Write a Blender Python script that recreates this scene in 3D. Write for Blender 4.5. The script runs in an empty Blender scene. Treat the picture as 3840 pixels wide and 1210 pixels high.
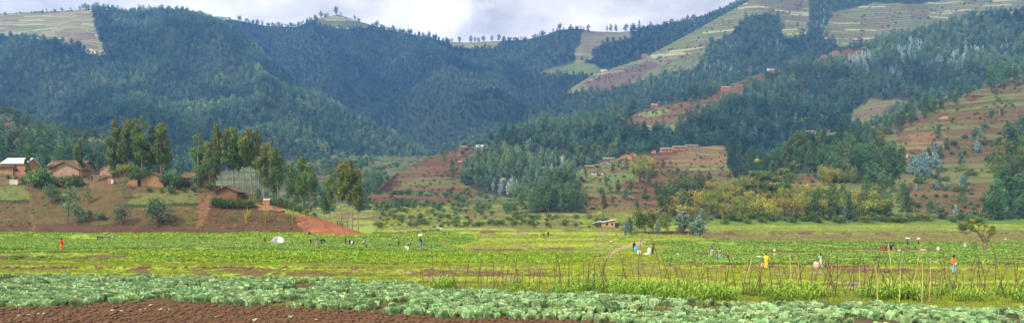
import bpy, math, random
import numpy as np
PI = math.pi
R = math.radians
rs = np.random.RandomState(7)
random.seed(7)
scn = bpy.context.scene
COL = scn.collection

# ------------------------------------------------------------------ camera
K = 0.55                                          # all distances below are written for a focal length of 4117 and scaled with it
F = 4117.0 * K; CX = 1920.0; YH = 842.0; HC = 5.0     # focal length, optical column, horizon row and eye height of the photograph's frame
cam_d = bpy.data.cameras.new('camera'); cam = bpy.data.objects.new('camera', cam_d); COL.objects.link(cam)
cam.location = (0, 0, HC); cam.rotation_euler = (R(90), 0, 0)
cam_d.sensor_width = 36.0; cam_d.lens = 36.0 * F / 3840.0
cam_d.shift_y = (YH - 605.0) / 3840.0
cam_d.clip_start = 0.5; cam_d.clip_end = 30000
scn.camera = cam

# ------------------------------------------------------------------ noise
_tab = np.random.RandomState(3).rand(256, 256)
def vnoise(x, y):
    x = np.asarray(x, float); y = np.asarray(y, float)
    xi = np.floor(x).astype(int); yi = np.floor(y).astype(int)
    fx = x - xi; fy = y - yi
    fx = fx * fx * (3 - 2 * fx); fy = fy * fy * (3 - 2 * fy)
    a = _tab[xi % 256, yi % 256]; b = _tab[(xi + 1) % 256, yi % 256]
    c = _tab[xi % 256, (yi + 1) % 256]; d = _tab[(xi + 1) % 256, (yi + 1) % 256]
    return (a + (b - a) * fx) * (1 - fy) + (c + (d - c) * fx) * fy
def fbm(x, y, o=4):
    s = 0; a = 1; t = 0
    for i in range(o):
        s = s + a * vnoise(x * 2 ** i + 17.3 * i, y * 2 ** i + 5.1 * i); t += a; a *= 0.5
    return s / t            # 0..1
def sstep(a, b, x):
    t = np.clip((np.asarray(x, float) - a) / (b - a), 0, 1)
    return t * t * (3 - 2 * t)
def inpoly(px, py, poly):
    px = np.asarray(px, float); py = np.asarray(py, float)
    c = np.zeros(px.shape, bool); n = len(poly)
    for i in range(n):
        x1, y1 = poly[i]; x2, y2 = poly[(i + 1) % n]
        if y1 == y2: continue
        m = ((y1 > py) != (y2 > py)) & (px < (x2 - x1) * (py - y1) / (y2 - y1) + x1)
        c ^= m
    return c

# ------------------------------------------------------------------ object helpers
def tag(o, label=None, cat=None, group=None, kind=None):
    if label: o['label'] = label
    if cat: o['category'] = cat
    if group: o['group'] = group
    if kind: o['kind'] = kind
    return o
def empty(name, loc=(0, 0, 0), rz=0.0, s=1.0):
    o = bpy.data.objects.new(name, None); COL.objects.link(o)
    o.location = loc; o.rotation_euler = (0, 0, rz); o.scale = (s, s, s); o.empty_display_size = 0.3
    return o
def link(name, me, parent=None, loc=(0, 0, 0), rz=0.0, s=None, mat=None):
    o = bpy.data.objects.new(name, me); COL.objects.link(o)
    if parent: o.parent = parent
    o.location = loc; o.rotation_euler = (0, 0, rz)
    if s is not None: o.scale = (s, s, s) if not hasattr(s, '__len__') else s
    if mat is not None:
        if len(me.materials) == 0: me.materials.append(mat)
        o.material_slots[0].link = 'OBJECT'; o.material_slots[0].material = mat
    return o

class MB:
    """collects faces with a material slot and a tint per face"""
    def __init__(s): s.v = []; s.n = 0; s.f = []; s.m = []; s.t = []; s.smooth = []
    def add(s, V, Fs, m=0, t=0.5, sm=False):
        V = np.asarray(V, float).reshape(-1, 3); Fs = np.asarray(Fs, int)
        if len(Fs) == 0: return
        s.v.append(V); s.f.append(Fs + s.n); s.n += len(V)
        s.m.append(np.full(len(Fs), m)); s.t.append(np.broadcast_to(np.asarray(t, float), (len(Fs),)).copy())
        s.smooth.append(np.full(len(Fs), sm))
    def quads(s, P, m=0, t=0.5, sm=False):          # P (n,4,3)
        n = len(P); s.add(P.reshape(-1, 3), np.arange(4 * n).reshape(n, 4), m, t, sm)
    def box(s, c, d, m=0, t=0.5, rz=0.0):
        x, y, z = [k / 2 for k in d]
        V = np.array([[-x,-y,-z],[x,-y,-z],[x,y,-z],[-x,y,-z],[-x,-y,z],[x,-y,z],[x,y,z],[-x,y,z]])
        if rz: V = V @ np.array([[math.cos(rz), math.sin(rz), 0], [-math.sin(rz), math.cos(rz), 0], [0, 0, 1]])
        s.add(V + np.array(c), [[0,3,2,1],[4,5,6,7],[0,1,5,4],[1,2,6,5],[2,3,7,6],[3,0,4,7]], m, t)
    def tube(s, pts, rad, n=6, m=0, t=0.5, cap=True, sm=True):
        pts = np.asarray(pts, float); k = len(pts); rad = np.broadcast_to(np.asarray(rad, float), (k,))
        tan = np.gradient(pts, axis=0); tan /= np.linalg.norm(tan, axis=1)[:, None] + 1e-9
        ref = np.array([0, 1, 0.]) if abs(tan[0][2]) > 0.7 else np.array([0, 0, 1.])
        a = np.cross(tan, ref); a /= np.linalg.norm(a, axis=1)[:, None] + 1e-9
        b = np.cross(tan, a)
        ang = np.arange(n) * 2 * PI / n
        V = pts[:, None, :] + rad[:, None, None] * (np.cos(ang)[None, :, None] * a[:, None, :] + np.sin(ang)[None, :, None] * b[:, None, :])
        fs = []
        for i in range(k - 1):
            for j in range(n):
                fs.append([i*n+j, i*n+(j+1)%n, (i+1)*n+(j+1)%n, (i+1)*n+j])
        V = V.reshape(-1, 3)
        s.add(V, fs, m, t, sm)
        if cap:
            c0 = s.n
            s.add(np.vstack([V[:n], V[-n:], pts[:1], pts[-1:]]),
                  [[j, (j+1)%n, 2*n, 2*n] for j in range(n)] + [[n+j, n+(j+1)%n, 2*n+1, 2*n+1] for j in range(n)], m, t)
    def ell(s, c, r, nu=10, nv=6, m=0, t=0.5, jit=0.0, seed=0):
        q = np.random.RandomState(seed)
        vs = []; 
        for i in range(nv + 1):
            th = PI * i / nv
            for j in range(nu):
                ph = 2 * PI * j / nu
                k = 1 + (q.rand() - .5) * jit if 0 < i < nv else 1
                vs.append([c[0] + r[0]*k*math.sin(th)*math.cos(ph), c[1] + r[1]*k*math.sin(th)*math.sin(ph), c[2] + r[2]*k*math.cos(th)])
        fs = [[i*nu+j, (i+1)*nu+j, (i+1)*nu+(j+1)%nu, i*nu+(j+1)%nu] for i in range(nv) for j in range(nu)]
        s.add(vs, fs, m, t, True)
    def loft(s, rings, m=0, t=0.5, cap=True):       # rings (k,n,3)
        rings = np.asarray(rings, float); k, n, _ = rings.shape
        s.add(rings.reshape(-1, 3), [[i*n+j, i*n+(j+1)%n, (i+1)*n+(j+1)%n, (i+1)*n+j] for i in range(k-1) for j in range(n)], m, t, True)
        if cap:
            for r in (rings[0], rings[-1]):
                s.add(np.vstack([r, r.mean(0)[None]]), [[j, (j+1)%n, n, n] for j in range(n)], m, t)
    def merge(s, o, dm=0, M=None, off=(0, 0, 0)):
        for i in range(len(o.v)):
            V = o.v[i]
            if M is not None: V = V @ M.T
            s.v.append(V + np.array(off))
        for i in range(len(o.f)):
            s.f.append(o.f[i] + s.n); s.m.append(o.m[i] + dm); s.t.append(o.t[i]); s.smooth.append(o.smooth[i])
        s.n += o.n
    def mesh(s, name, mats):
        me = bpy.data.meshes.new(name)
        V = np.vstack(s.v).astype(np.float32)
        loops = []; start = []; p = 0; 
        for fa in s.f:
            if fa.shape[1] == 4:
                deg = fa[:, 2] == fa[:, 3]
                if deg.any():
                    for r, d in zip(fa, deg):
                        k = 3 if d else 4
                        loops.append(r[:k]); start.append(np.array([p])); p += k
                    continue
            k = fa.shape[1]
            loops.append(fa.reshape(-1)); start.append(p + np.arange(len(fa)) * k); p += fa.size
        loops = np.concatenate(loops).astype(np.int32); start = np.concatenate(start).astype(np.int32)
        me.vertices.add(len(V)); me.vertices.foreach_set('co', V.ravel())
        me.loops.add(len(loops)); me.loops.foreach_set('vertex_index', loops)
        me.polygons.add(len(start)); me.polygons.foreach_set('loop_start', start)
        me.polygons.foreach_set('material_index', np.concatenate(s.m).astype(np.int32))
        me.polygons.foreach_set('use_smooth', np.concatenate(s.smooth).astype(bool))
        a = me.attributes.new('tint', 'FLOAT', 'FACE'); a.data.foreach_set('value', np.concatenate(s.t).astype(np.float32))
        for m in mats: me.materials.append(m)
        me.update(); me.validate()
        return me

# ------------------------------------------------------------------ materials
class NT:
    def __init__(s, name):
        s.mat = bpy.data.materials.new(name); s.mat.use_nodes = True; s.t = s.mat.node_tree; s.t.nodes.clear()
        s.out = s.n('ShaderNodeOutputMaterial')
    def n(s, typ, props=None, **ins):
        nd = s.t.nodes.new(typ)
        for k, v in (props or {}).items(): setattr(nd, k, v)
        for k, v in ins.items():
            key = int(k[1:]) if k[0] == 'i' and k[1:].isdigit() else k.replace('_', ' ')
            s.set(nd.inputs[key], v)
        return nd
    def set(s, inp, v):
        if isinstance(v, bpy.types.Node): v = v.outputs[0]
        if isinstance(v, bpy.types.NodeSocket): s.t.links.new(v, inp)
        else: inp.default_value = v
    def math(s, op, a, b=0.0, c=None, clamp=False):
        nd = s.t.nodes.new('ShaderNodeMath'); nd.operation = op; nd.use_clamp = clamp
        s.set(nd.inputs[0], a); s.set(nd.inputs[1], b)
        if c is not None: s.set(nd.inputs[2], c)
        return nd.outputs[0]
    def mix(s, f, a, b, mode='MIX'):
        nd = s.t.nodes.new('ShaderNodeMix'); nd.data_type = 'RGBA'; nd.blend_type = mode
        s.set(nd.inputs[0], f); s.set(nd.inputs[6], a); s.set(nd.inputs[7], b)
        return nd.outputs[2]
    def maprange(s, v, a, b, c, d):
        nd = s.t.nodes.new('ShaderNodeMapRange'); nd.clamp = True
        s.set(nd.inputs[0], v)
        for i, x in enumerate((a, b, c, d)): nd.inputs[i + 1].default_value = x
        return nd.outputs[0]
    def noise(s, vec, scale, detail=3, rough=0.55):
        nd = s.n('ShaderNodeTexNoise'); nd.inputs['Scale'].default_value = scale
        nd.inputs['Detail'].default_value = detail; nd.inputs['Roughness'].default_value = rough
        if vec is not None: s.set(nd.inputs['Vector'], vec)
        return nd.outputs[0]
    def attr(s, name): return s.n('ShaderNodeAttribute', dict(attribute_name=name))
    def surf(s, sh): s.set(s.out.inputs['Surface'], sh)
    def bsdf(s, col, rough=0.8, spec=0.25, bump=None, bs=0.5, bd=0.1):
        b = s.n('ShaderNodeBsdfPrincipled'); s.set(b.inputs['Base Color'], col); s.set(b.inputs['Roughness'], rough)
        b.inputs['Specular IOR Level'].default_value = spec
        if bump is not None:
            bp = s.n('ShaderNodeBump'); bp.inputs['Strength'].default_value = bs; bp.inputs['Distance'].default_value = bd
            s.set(bp.inputs['Height'], bump); s.t.links.new(bp.outputs[0], b.inputs['Normal'])
        return b.outputs[0]
def c4(c): return (c[0], c[1], c[2], 1.0)

def mat_land(name, terr_h=4.5, near=False, high=False):
    t = NT(name); geo = t.n('ShaderNodeNewGeometry'); P = geo.outputs['Position']
    col = t.attr('col').outputs['Color']; terr = t.attr('terr').outputs['Fac']
    sep = t.n('ShaderNodeSeparateXYZ', Vector=P)
    z = sep.outputs[2]; x = sep.outputs[0]; y = sep.outputs[1]
    wob = t.noise(P, 0.012, 3)
    zz = t.math('ADD', t.math('DIVIDE', z, terr_h), t.math('MULTIPLY', wob, 2.4))
    band = t.math('FLOOR', zz); fr = t.math('FRACT', zz)
    cell = t.n('ShaderNodeCombineXYZ', X=band)
    wn1 = t.n('ShaderNodeTexWhiteNoise', dict(noise_dimensions='3D'), Vector=cell)
    xs = t.math('ADD', t.math('DIVIDE', t.math('ADD', x, t.math('MULTIPLY', y, 0.35)), 55.0), t.math('MULTIPLY', wn1.outputs[0], 7.0))
    cell2 = t.n('ShaderNodeCombineXYZ', X=band, Y=t.math('FLOOR', xs))
    wn = t.n('ShaderNodeTexWhiteNoise', dict(noise_dimensions='3D'), Vector=cell2)
    tone = t.maprange(wn.outputs[0], 0, 1, 0.6, 1.35)
    n1 = t.noise(P, 0.35 if not near else 1.1, 4, 0.65); n2 = t.noise(P, 0.05, 3); n3 = t.noise(P, 3.5 if near else 1.3, 3, 0.7)
    v = t.math('MULTIPLY', t.maprange(n1, 0.25, 0.75, 0.72, 1.3), t.maprange(n3, 0.25, 0.75, 0.72, 1.28))
    base = t.mix(1.0, col, t.n('ShaderNodeCombineXYZ', X=v, Y=v, Z=v), 'MULTIPLY')
    toned = t.mix(1.0, base, t.n('ShaderNodeCombineXYZ', X=tone, Y=tone, Z=tone), 'MULTIPLY')
    green = t.mix(t.maprange(wn.outputs[0], 0.58, 0.72, 0.0, 0.75), t.mix(t.maprange(wn.outputs[0], 0.14, 0.2, 0.6, 0.0), toned, c4((0.17, 0.115, 0.06))), c4((0.11, 0.15, 0.04)))
    base = t.mix(terr, base, green)
    if high: base = t.mix(t.math('MULTIPLY', t.maprange(wn.outputs[0], 0.86, 0.90, 0, .6), terr), base, c4((0.40, 0.36, 0.20)))
    # grassy bank on the lip of each terrace
    bank = t.math('MULTIPLY', t.maprange(fr, 0.70, 0.82, 0, 1), terr)
    base = t.mix(t.math('MULTIPLY', bank, 0.8), base, c4((0.055, 0.075, 0.025)))
    veg = t.math('MULTIPLY', t.maprange(n1, 0.56, 0.66, 0, .75), terr)
    base = t.mix(veg, base, c4((0.07, 0.10, 0.03)))
    # dry and green blotches
    blot = t.maprange(n2, 0.5, 0.7, 0.0, 0.35)
    base = t.mix(blot, base, t.mix(1.0, base, c4((0.75, 1.15, 0.7)), 'MULTIPLY'))
    h = t.math('ADD', n1, t.math('MULTIPLY', n3, 0.5))
    t.surf(t.bsdf(base, 0.95, 0.1, h, 0.7, 0.5 if not near else 0.12))
    return t.mat

def mat_leaf(name, a, b, top=None, transl=0.25, rnd=0.35, hue=0.03, b2=None):
    """leaf colour between a and b by the face's own tint, varied from plant to plant"""
    t = NT(name); ti = t.attr('tint').outputs['Fac']; oi = t.n('ShaderNodeObjectInfo'); r = oi.outputs['Random']
    base = t.mix(t.maprange(ti, 0, 0.9, 0, 1), c4(a), c4(b))
    if top is not None: base = t.mix(t.maprange(ti, 0.9, 1.0, 0, 0.9), base, c4(top))
    if b2 is not None: base = t.mix(t.maprange(r, 0.55, 0.95, 0, 0.8), base, t.mix(t.maprange(ti, 0, 1, 0, 1), c4(a), c4(b2)))
    hs = t.n('ShaderNodeHueSaturation', Color=base)
    r2 = t.math('FRACT', t.math('MULTIPLY', r, 7.31))
    t.set(hs.inputs['Hue'], t.maprange(r2, 0, 1, 0.5 - hue, 0.5 + hue))
    t.set(hs.inputs['Value'], t.maprange(r, 0, 1, 1 - rnd, 1 + rnd))
    st = t.n('ShaderNodeAttribute', dict(attribute_name='stand', attribute_type='INSTANCER')).outputs['Fac']
    k = t.math('ADD', 1.0, st)
    cc = t.mix(1.0, hs.outputs[0], t.n('ShaderNodeCombineXYZ', X=t.math('POWER', k, 1.35), Y=k, Z=t.math('POWER', k, .8)), 'MULTIPLY')
    d = t.n('ShaderNodeBsdfDiffuse', Color=cc); tr = t.n('ShaderNodeBsdfTranslucent', Color=cc)
    g = t.n('ShaderNodeMixShader'); g.inputs[0].default_value = transl
    t.t.links.new(d.outputs[0], g.inputs[1]); t.t.links.new(tr.outputs[0], g.inputs[2])
    t.surf(g.outputs[0])
    return t.mat

def mat_simple(name, col, rough=0.8, spec=0.2, var=0.25, scale=3.0, bump=0.3, col2=None):
    t = NT(name); tc = t.n('ShaderNodeTexCoord').outputs['Object']
    n = t.noise(tc, scale, 4, 0.6)
    if col2 is None: c = t.mix(1.0, c4(col), t.n('ShaderNodeCombineXYZ', X=t.maprange(n, .3, .7, 1-var, 1+var), Y=t.maprange(n, .3, .7, 1-var, 1+var), Z=t.maprange(n, .3, .7, 1-var, 1+var)), 'MULTIPLY')
    else: c = t.mix(t.maprange(n, .4, .6, 0, 1), c4(col), c4(col2))
    t.surf(t.bsdf(c, rough, spec, n, bump, 0.05))
    return t.mat

def mat_wall(name, col, stones=False, brick=False, colb=None):
    t = NT(name); tc = t.n('ShaderNodeTexCoord').outputs['Object']
    n = t.noise(tc, 0.9, 5, 0.6); n2 = t.noise(tc, 6, 3)
    v = t.math('MULTIPLY', t.maprange(n, .3, .7, 0.75, 1.2), t.maprange(n2, .3, .7, .9, 1.1))
    c = t.mix(1.0, c4(col), t.n('ShaderNodeCombineXYZ', X=v, Y=v, Z=v), 'MULTIPLY')
    sep = t.n('ShaderNodeSeparateXYZ', Vector=tc)
    h = n
    low = t.maprange(t.math('ADD', sep.outputs[2], t.math('MULTIPLY', n, .5)), 0.2, 0.8, 0.75, 0.0)   # splashed mud on the foot of the wall
    c = t.mix(low, c, c4((0.16, 0.075, 0.045)))
    if colb: c = t.mix(t.maprange(t.math('ADD', sep.outputs[2], t.math('MULTIPLY', n2, .1)), 1.35, 1.42, 1, 0), c, c4(colb))
    if stones:
        vo = t.n('ShaderNodeTexVoronoi', dict(feature='F1'), Vector=tc, Scale=3.6)
        m = t.math('MULTIPLY', t.maprange(vo.outputs['Distance'], 0.28, 0.36, 1, 0), t.maprange(sep.outputs[2], 2.1, 2.2, 1, 0))
        wn = t.n('ShaderNodeTexWhiteNoise', Vector=vo.outputs['Position'])
        m = t.math('MULTIPLY', m, t.maprange(wn.outputs[0], .2, .3, 0, 1))
        c = t.mix(m, c, c4((0.07, 0.045, 0.035))); h = t.math('ADD', n, m)
    if brick:
        br = t.n('ShaderNodeTexBrick', Vector=t.n('ShaderNodeCombineXYZ', X=t.math('ADD', sep.outputs[0], sep.outputs[1]), Y=sep.outputs[2]), Scale=2.2)
        br.inputs['Color1'].default_value = c4(col); br.inputs['Color2'].default_value = c4([k*.7 for k in col]); br.inputs['Mortar'].default_value = c4([k*.45 for k in col])
        c = t.mix(0.6, c, br.outputs[0])
    t.surf(t.bsdf(c, 0.95, 0.08, h, 0.5, 0.05))
    return t.mat
def mat_tile(name, col, col2):
    t = NT(name); tc = t.n('ShaderNodeTexCoord').outputs['Object']; ti = t.attr('tint').outputs['Fac']
    n = t.noise(tc, 1.2, 5, 0.7)
    c = t.mix(ti, c4(col), c4(col2)); c = t.mix(t.maprange(n, .5, .7, 0, .7), c, c4((0.10, 0.10, 0.04)))
    t.surf(t.bsdf(c, 0.9, 0.1, n, 0.4, 0.05))
    return t.mat

M = {}
M['hill'] = mat_land('hill_ground', 4.5)
M['high'] = mat_land('high_ground', 5.8, high=True)
M['field'] = mat_land('field_ground', 3.0, near=True)
M['bark'] = mat_simple('bark', (0.20, 0.14, 0.09), var=.4, scale=2.0)
M['bark_pale'] = mat_simple('bark_pale', (0.30, 0.21, 0.14), var=.4, scale=1.2)
M['euc'] = mat_leaf('eucalyptus_leaf', (0.04, 0.085, 0.03), (0.20, 0.27, 0.06), top=(0.30, 0.22, 0.06), rnd=.18)
M['euc_dark'] = mat_leaf('dark_leaf', (0.04, 0.09, 0.045), (0.13, 0.21, 0.075), rnd=.3)
M['forest'] = mat_leaf('forest_leaf', (0.035, 0.09, 0.065), (0.13, 0.24, 0.12), rnd=.38, hue=.025, b2=(0.15, 0.17, 0.05))
M['forest_dark'] = mat_leaf('forest_leaf_dark', (0.028, 0.07, 0.058), (0.10, 0.18, 0.11), rnd=.38, hue=.025, b2=(0.12, 0.12, 0.05))  # forest_leaf darkened: cloud shade on the far mountain put into the leaf colour
M['silver'] = mat_leaf('silver_leaf', (0.10, 0.19, 0.19), (0.32, 0.46, 0.46), rnd=.2, hue=.02)
M['young'] = mat_leaf('young_eucalyptus_leaf', (0.055, 0.11, 0.055), (0.20, 0.29, 0.15), rnd=.2, hue=.02)
M['grey'] = mat_leaf('grey_green_leaf', (0.08, 0.14, 0.105), (0.26, 0.36, 0.28), rnd=.15, hue=.02)
M['bamboo'] = mat_leaf('bamboo_leaf', (0.17, 0.18, 0.03), (0.55, 0.48, 0.10), rnd=.25, hue=.03)
M['shrub'] = mat_leaf('shrub_leaf', (0.05, 0.085, 0.02), (0.17, 0.24, 0.06), rnd=.25, hue=.03)
M['shrub_yellow'] = mat_leaf('yellow_green_leaf', (0.10, 0.14, 0.03), (0.30, 0.34, 0.07), rnd=.2, hue=.02)
M['autumn'] = mat_leaf('rusty_leaf', (0.10, 0.14, 0.02), (0.34, 0.36, 0.06), top=(0.55, 0.22, 0.05), rnd=.1)
M['yellow_flower'] = mat_leaf('yellow_flower', (0.6, 0.42, 0.02), (0.8, 0.6, 0.05), rnd=.05, transl=.1)
M['crop'] = mat_leaf('crop_leaf', (0.12, 0.21, 0.02), (0.37, 0.50, 0.06), rnd=.25, hue=.03)
M['bean'] = mat_leaf('bean_leaf', (0.09, 0.18, 0.03), (0.30, 0.43, 0.09), rnd=.25, hue=.03)
M['grass'] = mat_leaf('grass_blade', (0.13, 0.19, 0.016), (0.35, 0.41, 0.035), rnd=.25, hue=.03)
M['drygrass'] = mat_leaf('dry_grass_blade', (0.16, 0.15, 0.05), (0.34, 0.31, 0.12), rnd=.25, hue=.03)
M['maize'] = mat_leaf('maize_leaf', (0.09, 0.21, 0.025), (0.32, 0.48, 0.07), rnd=.15, hue=.02, transl=.35)
M['cab'] = mat_leaf('cabbage_leaf', (0.030, 0.105, 0.022), (0.33, 0.48, 0.22), rnd=.32, hue=.03, transl=.2)
M['cabhead'] = mat_leaf('cabbage_head', (0.24, 0.40, 0.11), (0.52, 0.62, 0.24), rnd=.12, hue=.02, transl=.1)
M['clod'] = mat_simple('soil_clod', (0.10, 0.052, 0.026), var=.4, scale=6)
M['tuftsoil'] = mat_simple('dug_soil', (0.15, 0.095, 0.06), var=.35, scale=2)
M['skin'] = mat_simple('skin', (0.075, 0.04, 0.026), 0.6, 0.4, 0.1)
M['eye'] = mat_simple('eye_white', (0.7, 0.68, 0.62), 0.4, 0.4, 0.0)
M['hair'] = mat_simple('hair', (0.015, 0.012, 0.01), 0.9, 0.1, 0.1)
M['stick'] = mat_simple('stake_bark', (0.11, 0.055, 0.04), var=.35, scale=2)
M['stick_pale'] = mat_simple('peeled_stake', (0.55, 0.38, 0.18), var=.2, scale=2)
M['wall'] = mat_wall('mud_wall', (0.30, 0.19, 0.092))
M['wall_red'] = mat_wall('red_mud_wall', (0.33, 0.17, 0.09))
M['wall_brown'] = mat_wall('brown_mud_wall', (0.20, 0.105, 0.055))
M['wall_two'] = mat_wall('two_tone_mud_wall', (0.26, 0.165, 0.08), colb=(0.31, 0.18, 0.095))
M['wall_stone'] = mat_wall('stone_studded_wall', (0.40, 0.27, 0.17), stones=True)
M['wall_brick'] = mat_wall('mud_brick_wall', (0.42, 0.20, 0.11), brick=True)
M['wall_white'] = mat_wall('whitewashed_wall', (0.72, 0.70, 0.64))
M['wall_orange'] = mat_wall('orange_clay_wall', (0.46, 0.27, 0.15))
M['wall_grey'] = mat_wall('grey_mud_wall', (0.34, 0.27, 0.23))
M['tile'] = mat_tile('clay_tile', (0.06, 0.036, 0.024), (0.21, 0.13, 0.07))
M['tile_red'] = mat_tile('red_tile', (0.28, 0.12, 0.06), (0.46, 0.22, 0.12))
M['tile_pale'] = mat_tile('weathered_tile', (0.11, 0.085, 0.065), (0.24, 0.20, 0.16))
M['metal'] = mat_simple('metal_sheet', (0.56, 0.57, 0.59), 0.45, 0.5, 0.1, 1.0)
M['wood'] = mat_simple('old_wood', (0.10, 0.065, 0.045), var=.3)
M['door'] = mat_simple('door_paint', (0.13, 0.13, 0.14), var=.2)
M['dark'] = mat_simple('dark_opening', (0.02, 0.017, 0.015), var=.1)
M['sack'] = mat_simple('woven_sack', (0.56, 0.54, 0.49), var=.15, scale=5)
M['sack_tan'] = mat_simple('tan_sack', (0.50, 0.37, 0.27), var=.15, scale=5)
M['smoke'] = None
_cc = {}
def cloth(rgb, rgb2=None):
    k = (tuple(rgb), tuple(rgb2) if rgb2 else None)
    if k not in _cc: _cc[k] = mat_simple('cloth_%02d' % len(_cc), rgb, 0.9, 0.1, 0.2, 9.0 if rgb2 else 3.0, .3, rgb2)
    return _cc[k]

# ------------------------------------------------------------------ terrain functions
def kn(*p):
    a = np.array(p, float); return a[:, 0] * K, a[:, 1]
_far = [(450, .87), (500, -1.2), (600, -5.8), (700, -11), (800, -17.9), (1000, -35.7), (1300, -68.5), (1500, -91.9), (2500, -150), (12000, -160)]
LK = kn((1, 4.9), (40, 4.65), (90, 4.52), (92, 4.45), (94.5, 4.15), (110, 4.0), (121, 3.98), (124, 3.6), (135, 3.35), (182, 3.3), (275, 3.5), (300, 2.4), (340, 2.1), *_far)
RK = kn((1, 4.9), (40, 4.65), (110, 4.55), (200, 4.45), (290, 3.4), (370, 2.5), (430, 1.5), *_far)
def ground_z(u, d, X=None):
    u = np.asarray(u, float); d = np.asarray(d, float)
    X = (u - CX) / F * d
    dd = d * (1 + (fbm(X / 14, d / 30, 2) - .5) * 0.05 * (d < 400 * K))
    zl = np.interp(dd, *LK); zr = np.interp(dd, *RK)
    w = sstep(1000, 1620, u)
    z = HC - (zl * (1 - w) + zr * w)
    z = z + (fbm(X / 7, d / 7, 3) - .5) * np.interp(d / K, [30, 80, 400, 600, 1500], [.12, .32, .6, 2.0, 14])
    z = z + (fbm(X / 1.1, d / 1.1, 3) - .5) * .13 * (d < 130 * K) + (fbm(X / .37 + d, d / .41 - X * .6, 3) - .5) * .045 * (d < 66 * K)
    dq = np.interp(u, [1500, 2400, 2700, 4000], [91 * K, 88 * K, 81.5 * K, 80.5 * K]) * (1 + (fbm(X / 9, X * 0 + 2, 3) - .5) * .03)
    wr = sstep(1480, 1640, u)
    z = z + wr * (.42 * sstep(dq - .25, dq + .35, d) * (1 - sstep(dq + 3, 190 * K, d)) - .35 * np.exp(-((d - dq + 1.0) / .8) ** 2))
    # low banks that run across the fields beyond the maize
    for dk, h, uu0, uu1 in ((103, .25, -900, 5400), (142, .28, -900, 2400), (168, .22, 1000, 3300), (228, .45, 1800, 5400), (262, .4, -900, 3000), (330, .8, 1500, 5400), (385, .9, 1300, 5400), (418, 1.3, 2300, 5400)):
        dk = dk * K; q = dk * (1 + (fbm(X / 22 + dk, d * 0 + dk, 3) - .5) * .14)
        m = sstep(uu0, uu0 + 300, u) * (1 - sstep(uu1 - 300, uu1, u))
        t_ = d - q; L_ = 1 + dk * .02
        z = z + m * h * (sstep(-L_ * .35, L_ * .35, t_) - sstep(L_ * .3, L_ * 6, t_)) 
    return z

LAYERS = {}
def layer(name, pts, urange, prof=1.0, fold=0.0, fs=(260, 700), seed=0, terr=0.6):
    a = np.array(pts, float); a[:, 2] *= K; a[:, 4] *= K; fs = (fs[0], fs[1] * K)
    LAYERS[name] = dict(name=name, x=a[:, 0], by=a[:, 1], bd=a[:, 2], ry=a[:, 3], rd=a[:, 4], ur=urange, prof=prof, fold=fold, fs=fs, seed=seed, terr=terr)
def L_raw(L, u, s):
    u = np.asarray(u, float); s = np.asarray(s, float)
    by = np.interp(u, L['x'], L['by']); bd = np.interp(u, L['x'], L['bd']); ry = np.interp(u, L['x'], L['ry']); rd = np.interp(u, L['x'], L['rd'])
    d = bd + (rd - bd) * s
    sc = np.clip(s, 0, 1)
    y = by + (ry - by) * sc ** L['prof']
    dc = bd + (rd - bd) * sc
    X = (u - CX) / F * d
    z = HC + (YH - y) * dc / F
    if L['fold']:
        sk = X + 0.4 * (d - 1500 * K)
        r = 1 - np.abs(2 * fbm(sk / L['fs'][0] + L['seed'], d / L['fs'][1] + L['seed'] * 1.7, 3) - 1) * 2
        r2 = fbm(X / 70 + L['seed'], d / 110, 3) - .5
        z = z + (L['fold'] * (r - .55) + L['fold'] * .35 * r2) * np.sin(PI * sc) ** .7
    ext = np.clip(s - 1, 0, 9); z = z - (rd - bd) * ext * (0.05 + ext * 1.2) * 0.9
    ex0 = np.clip(-s, 0, 9); z = z - (rd - bd) * ex0 * 0.8
    return X, d, z, by
def proj(X, d, z): return CX + F * X / d, YH - F * (z - HC) / d

# colours of the ground itself
C_FOREST = (0.030, 0.042, 0.020); C_RED = (0.13, 0.055, 0.03); C_BROWN = (0.115, 0.066, 0.033); C_PURPLE = (0.11, 0.065, 0.058)
C_DRY = (0.27, 0.22, 0.12); C_TGREEN = (0.12, 0.15, 0.055); C_GRASS = (0.15, 0.23, 0.045); C_CLAY = (0.22, 0.088, 0.04); C_TAN = (0.28, 0.17, 0.085); C_OLIVE = (0.17, 0.16, 0.06)
C_TBROWN = (0.22, 0.17, 0.11); C_GREENB = (0.09, 0.145, 0.025)
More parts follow.
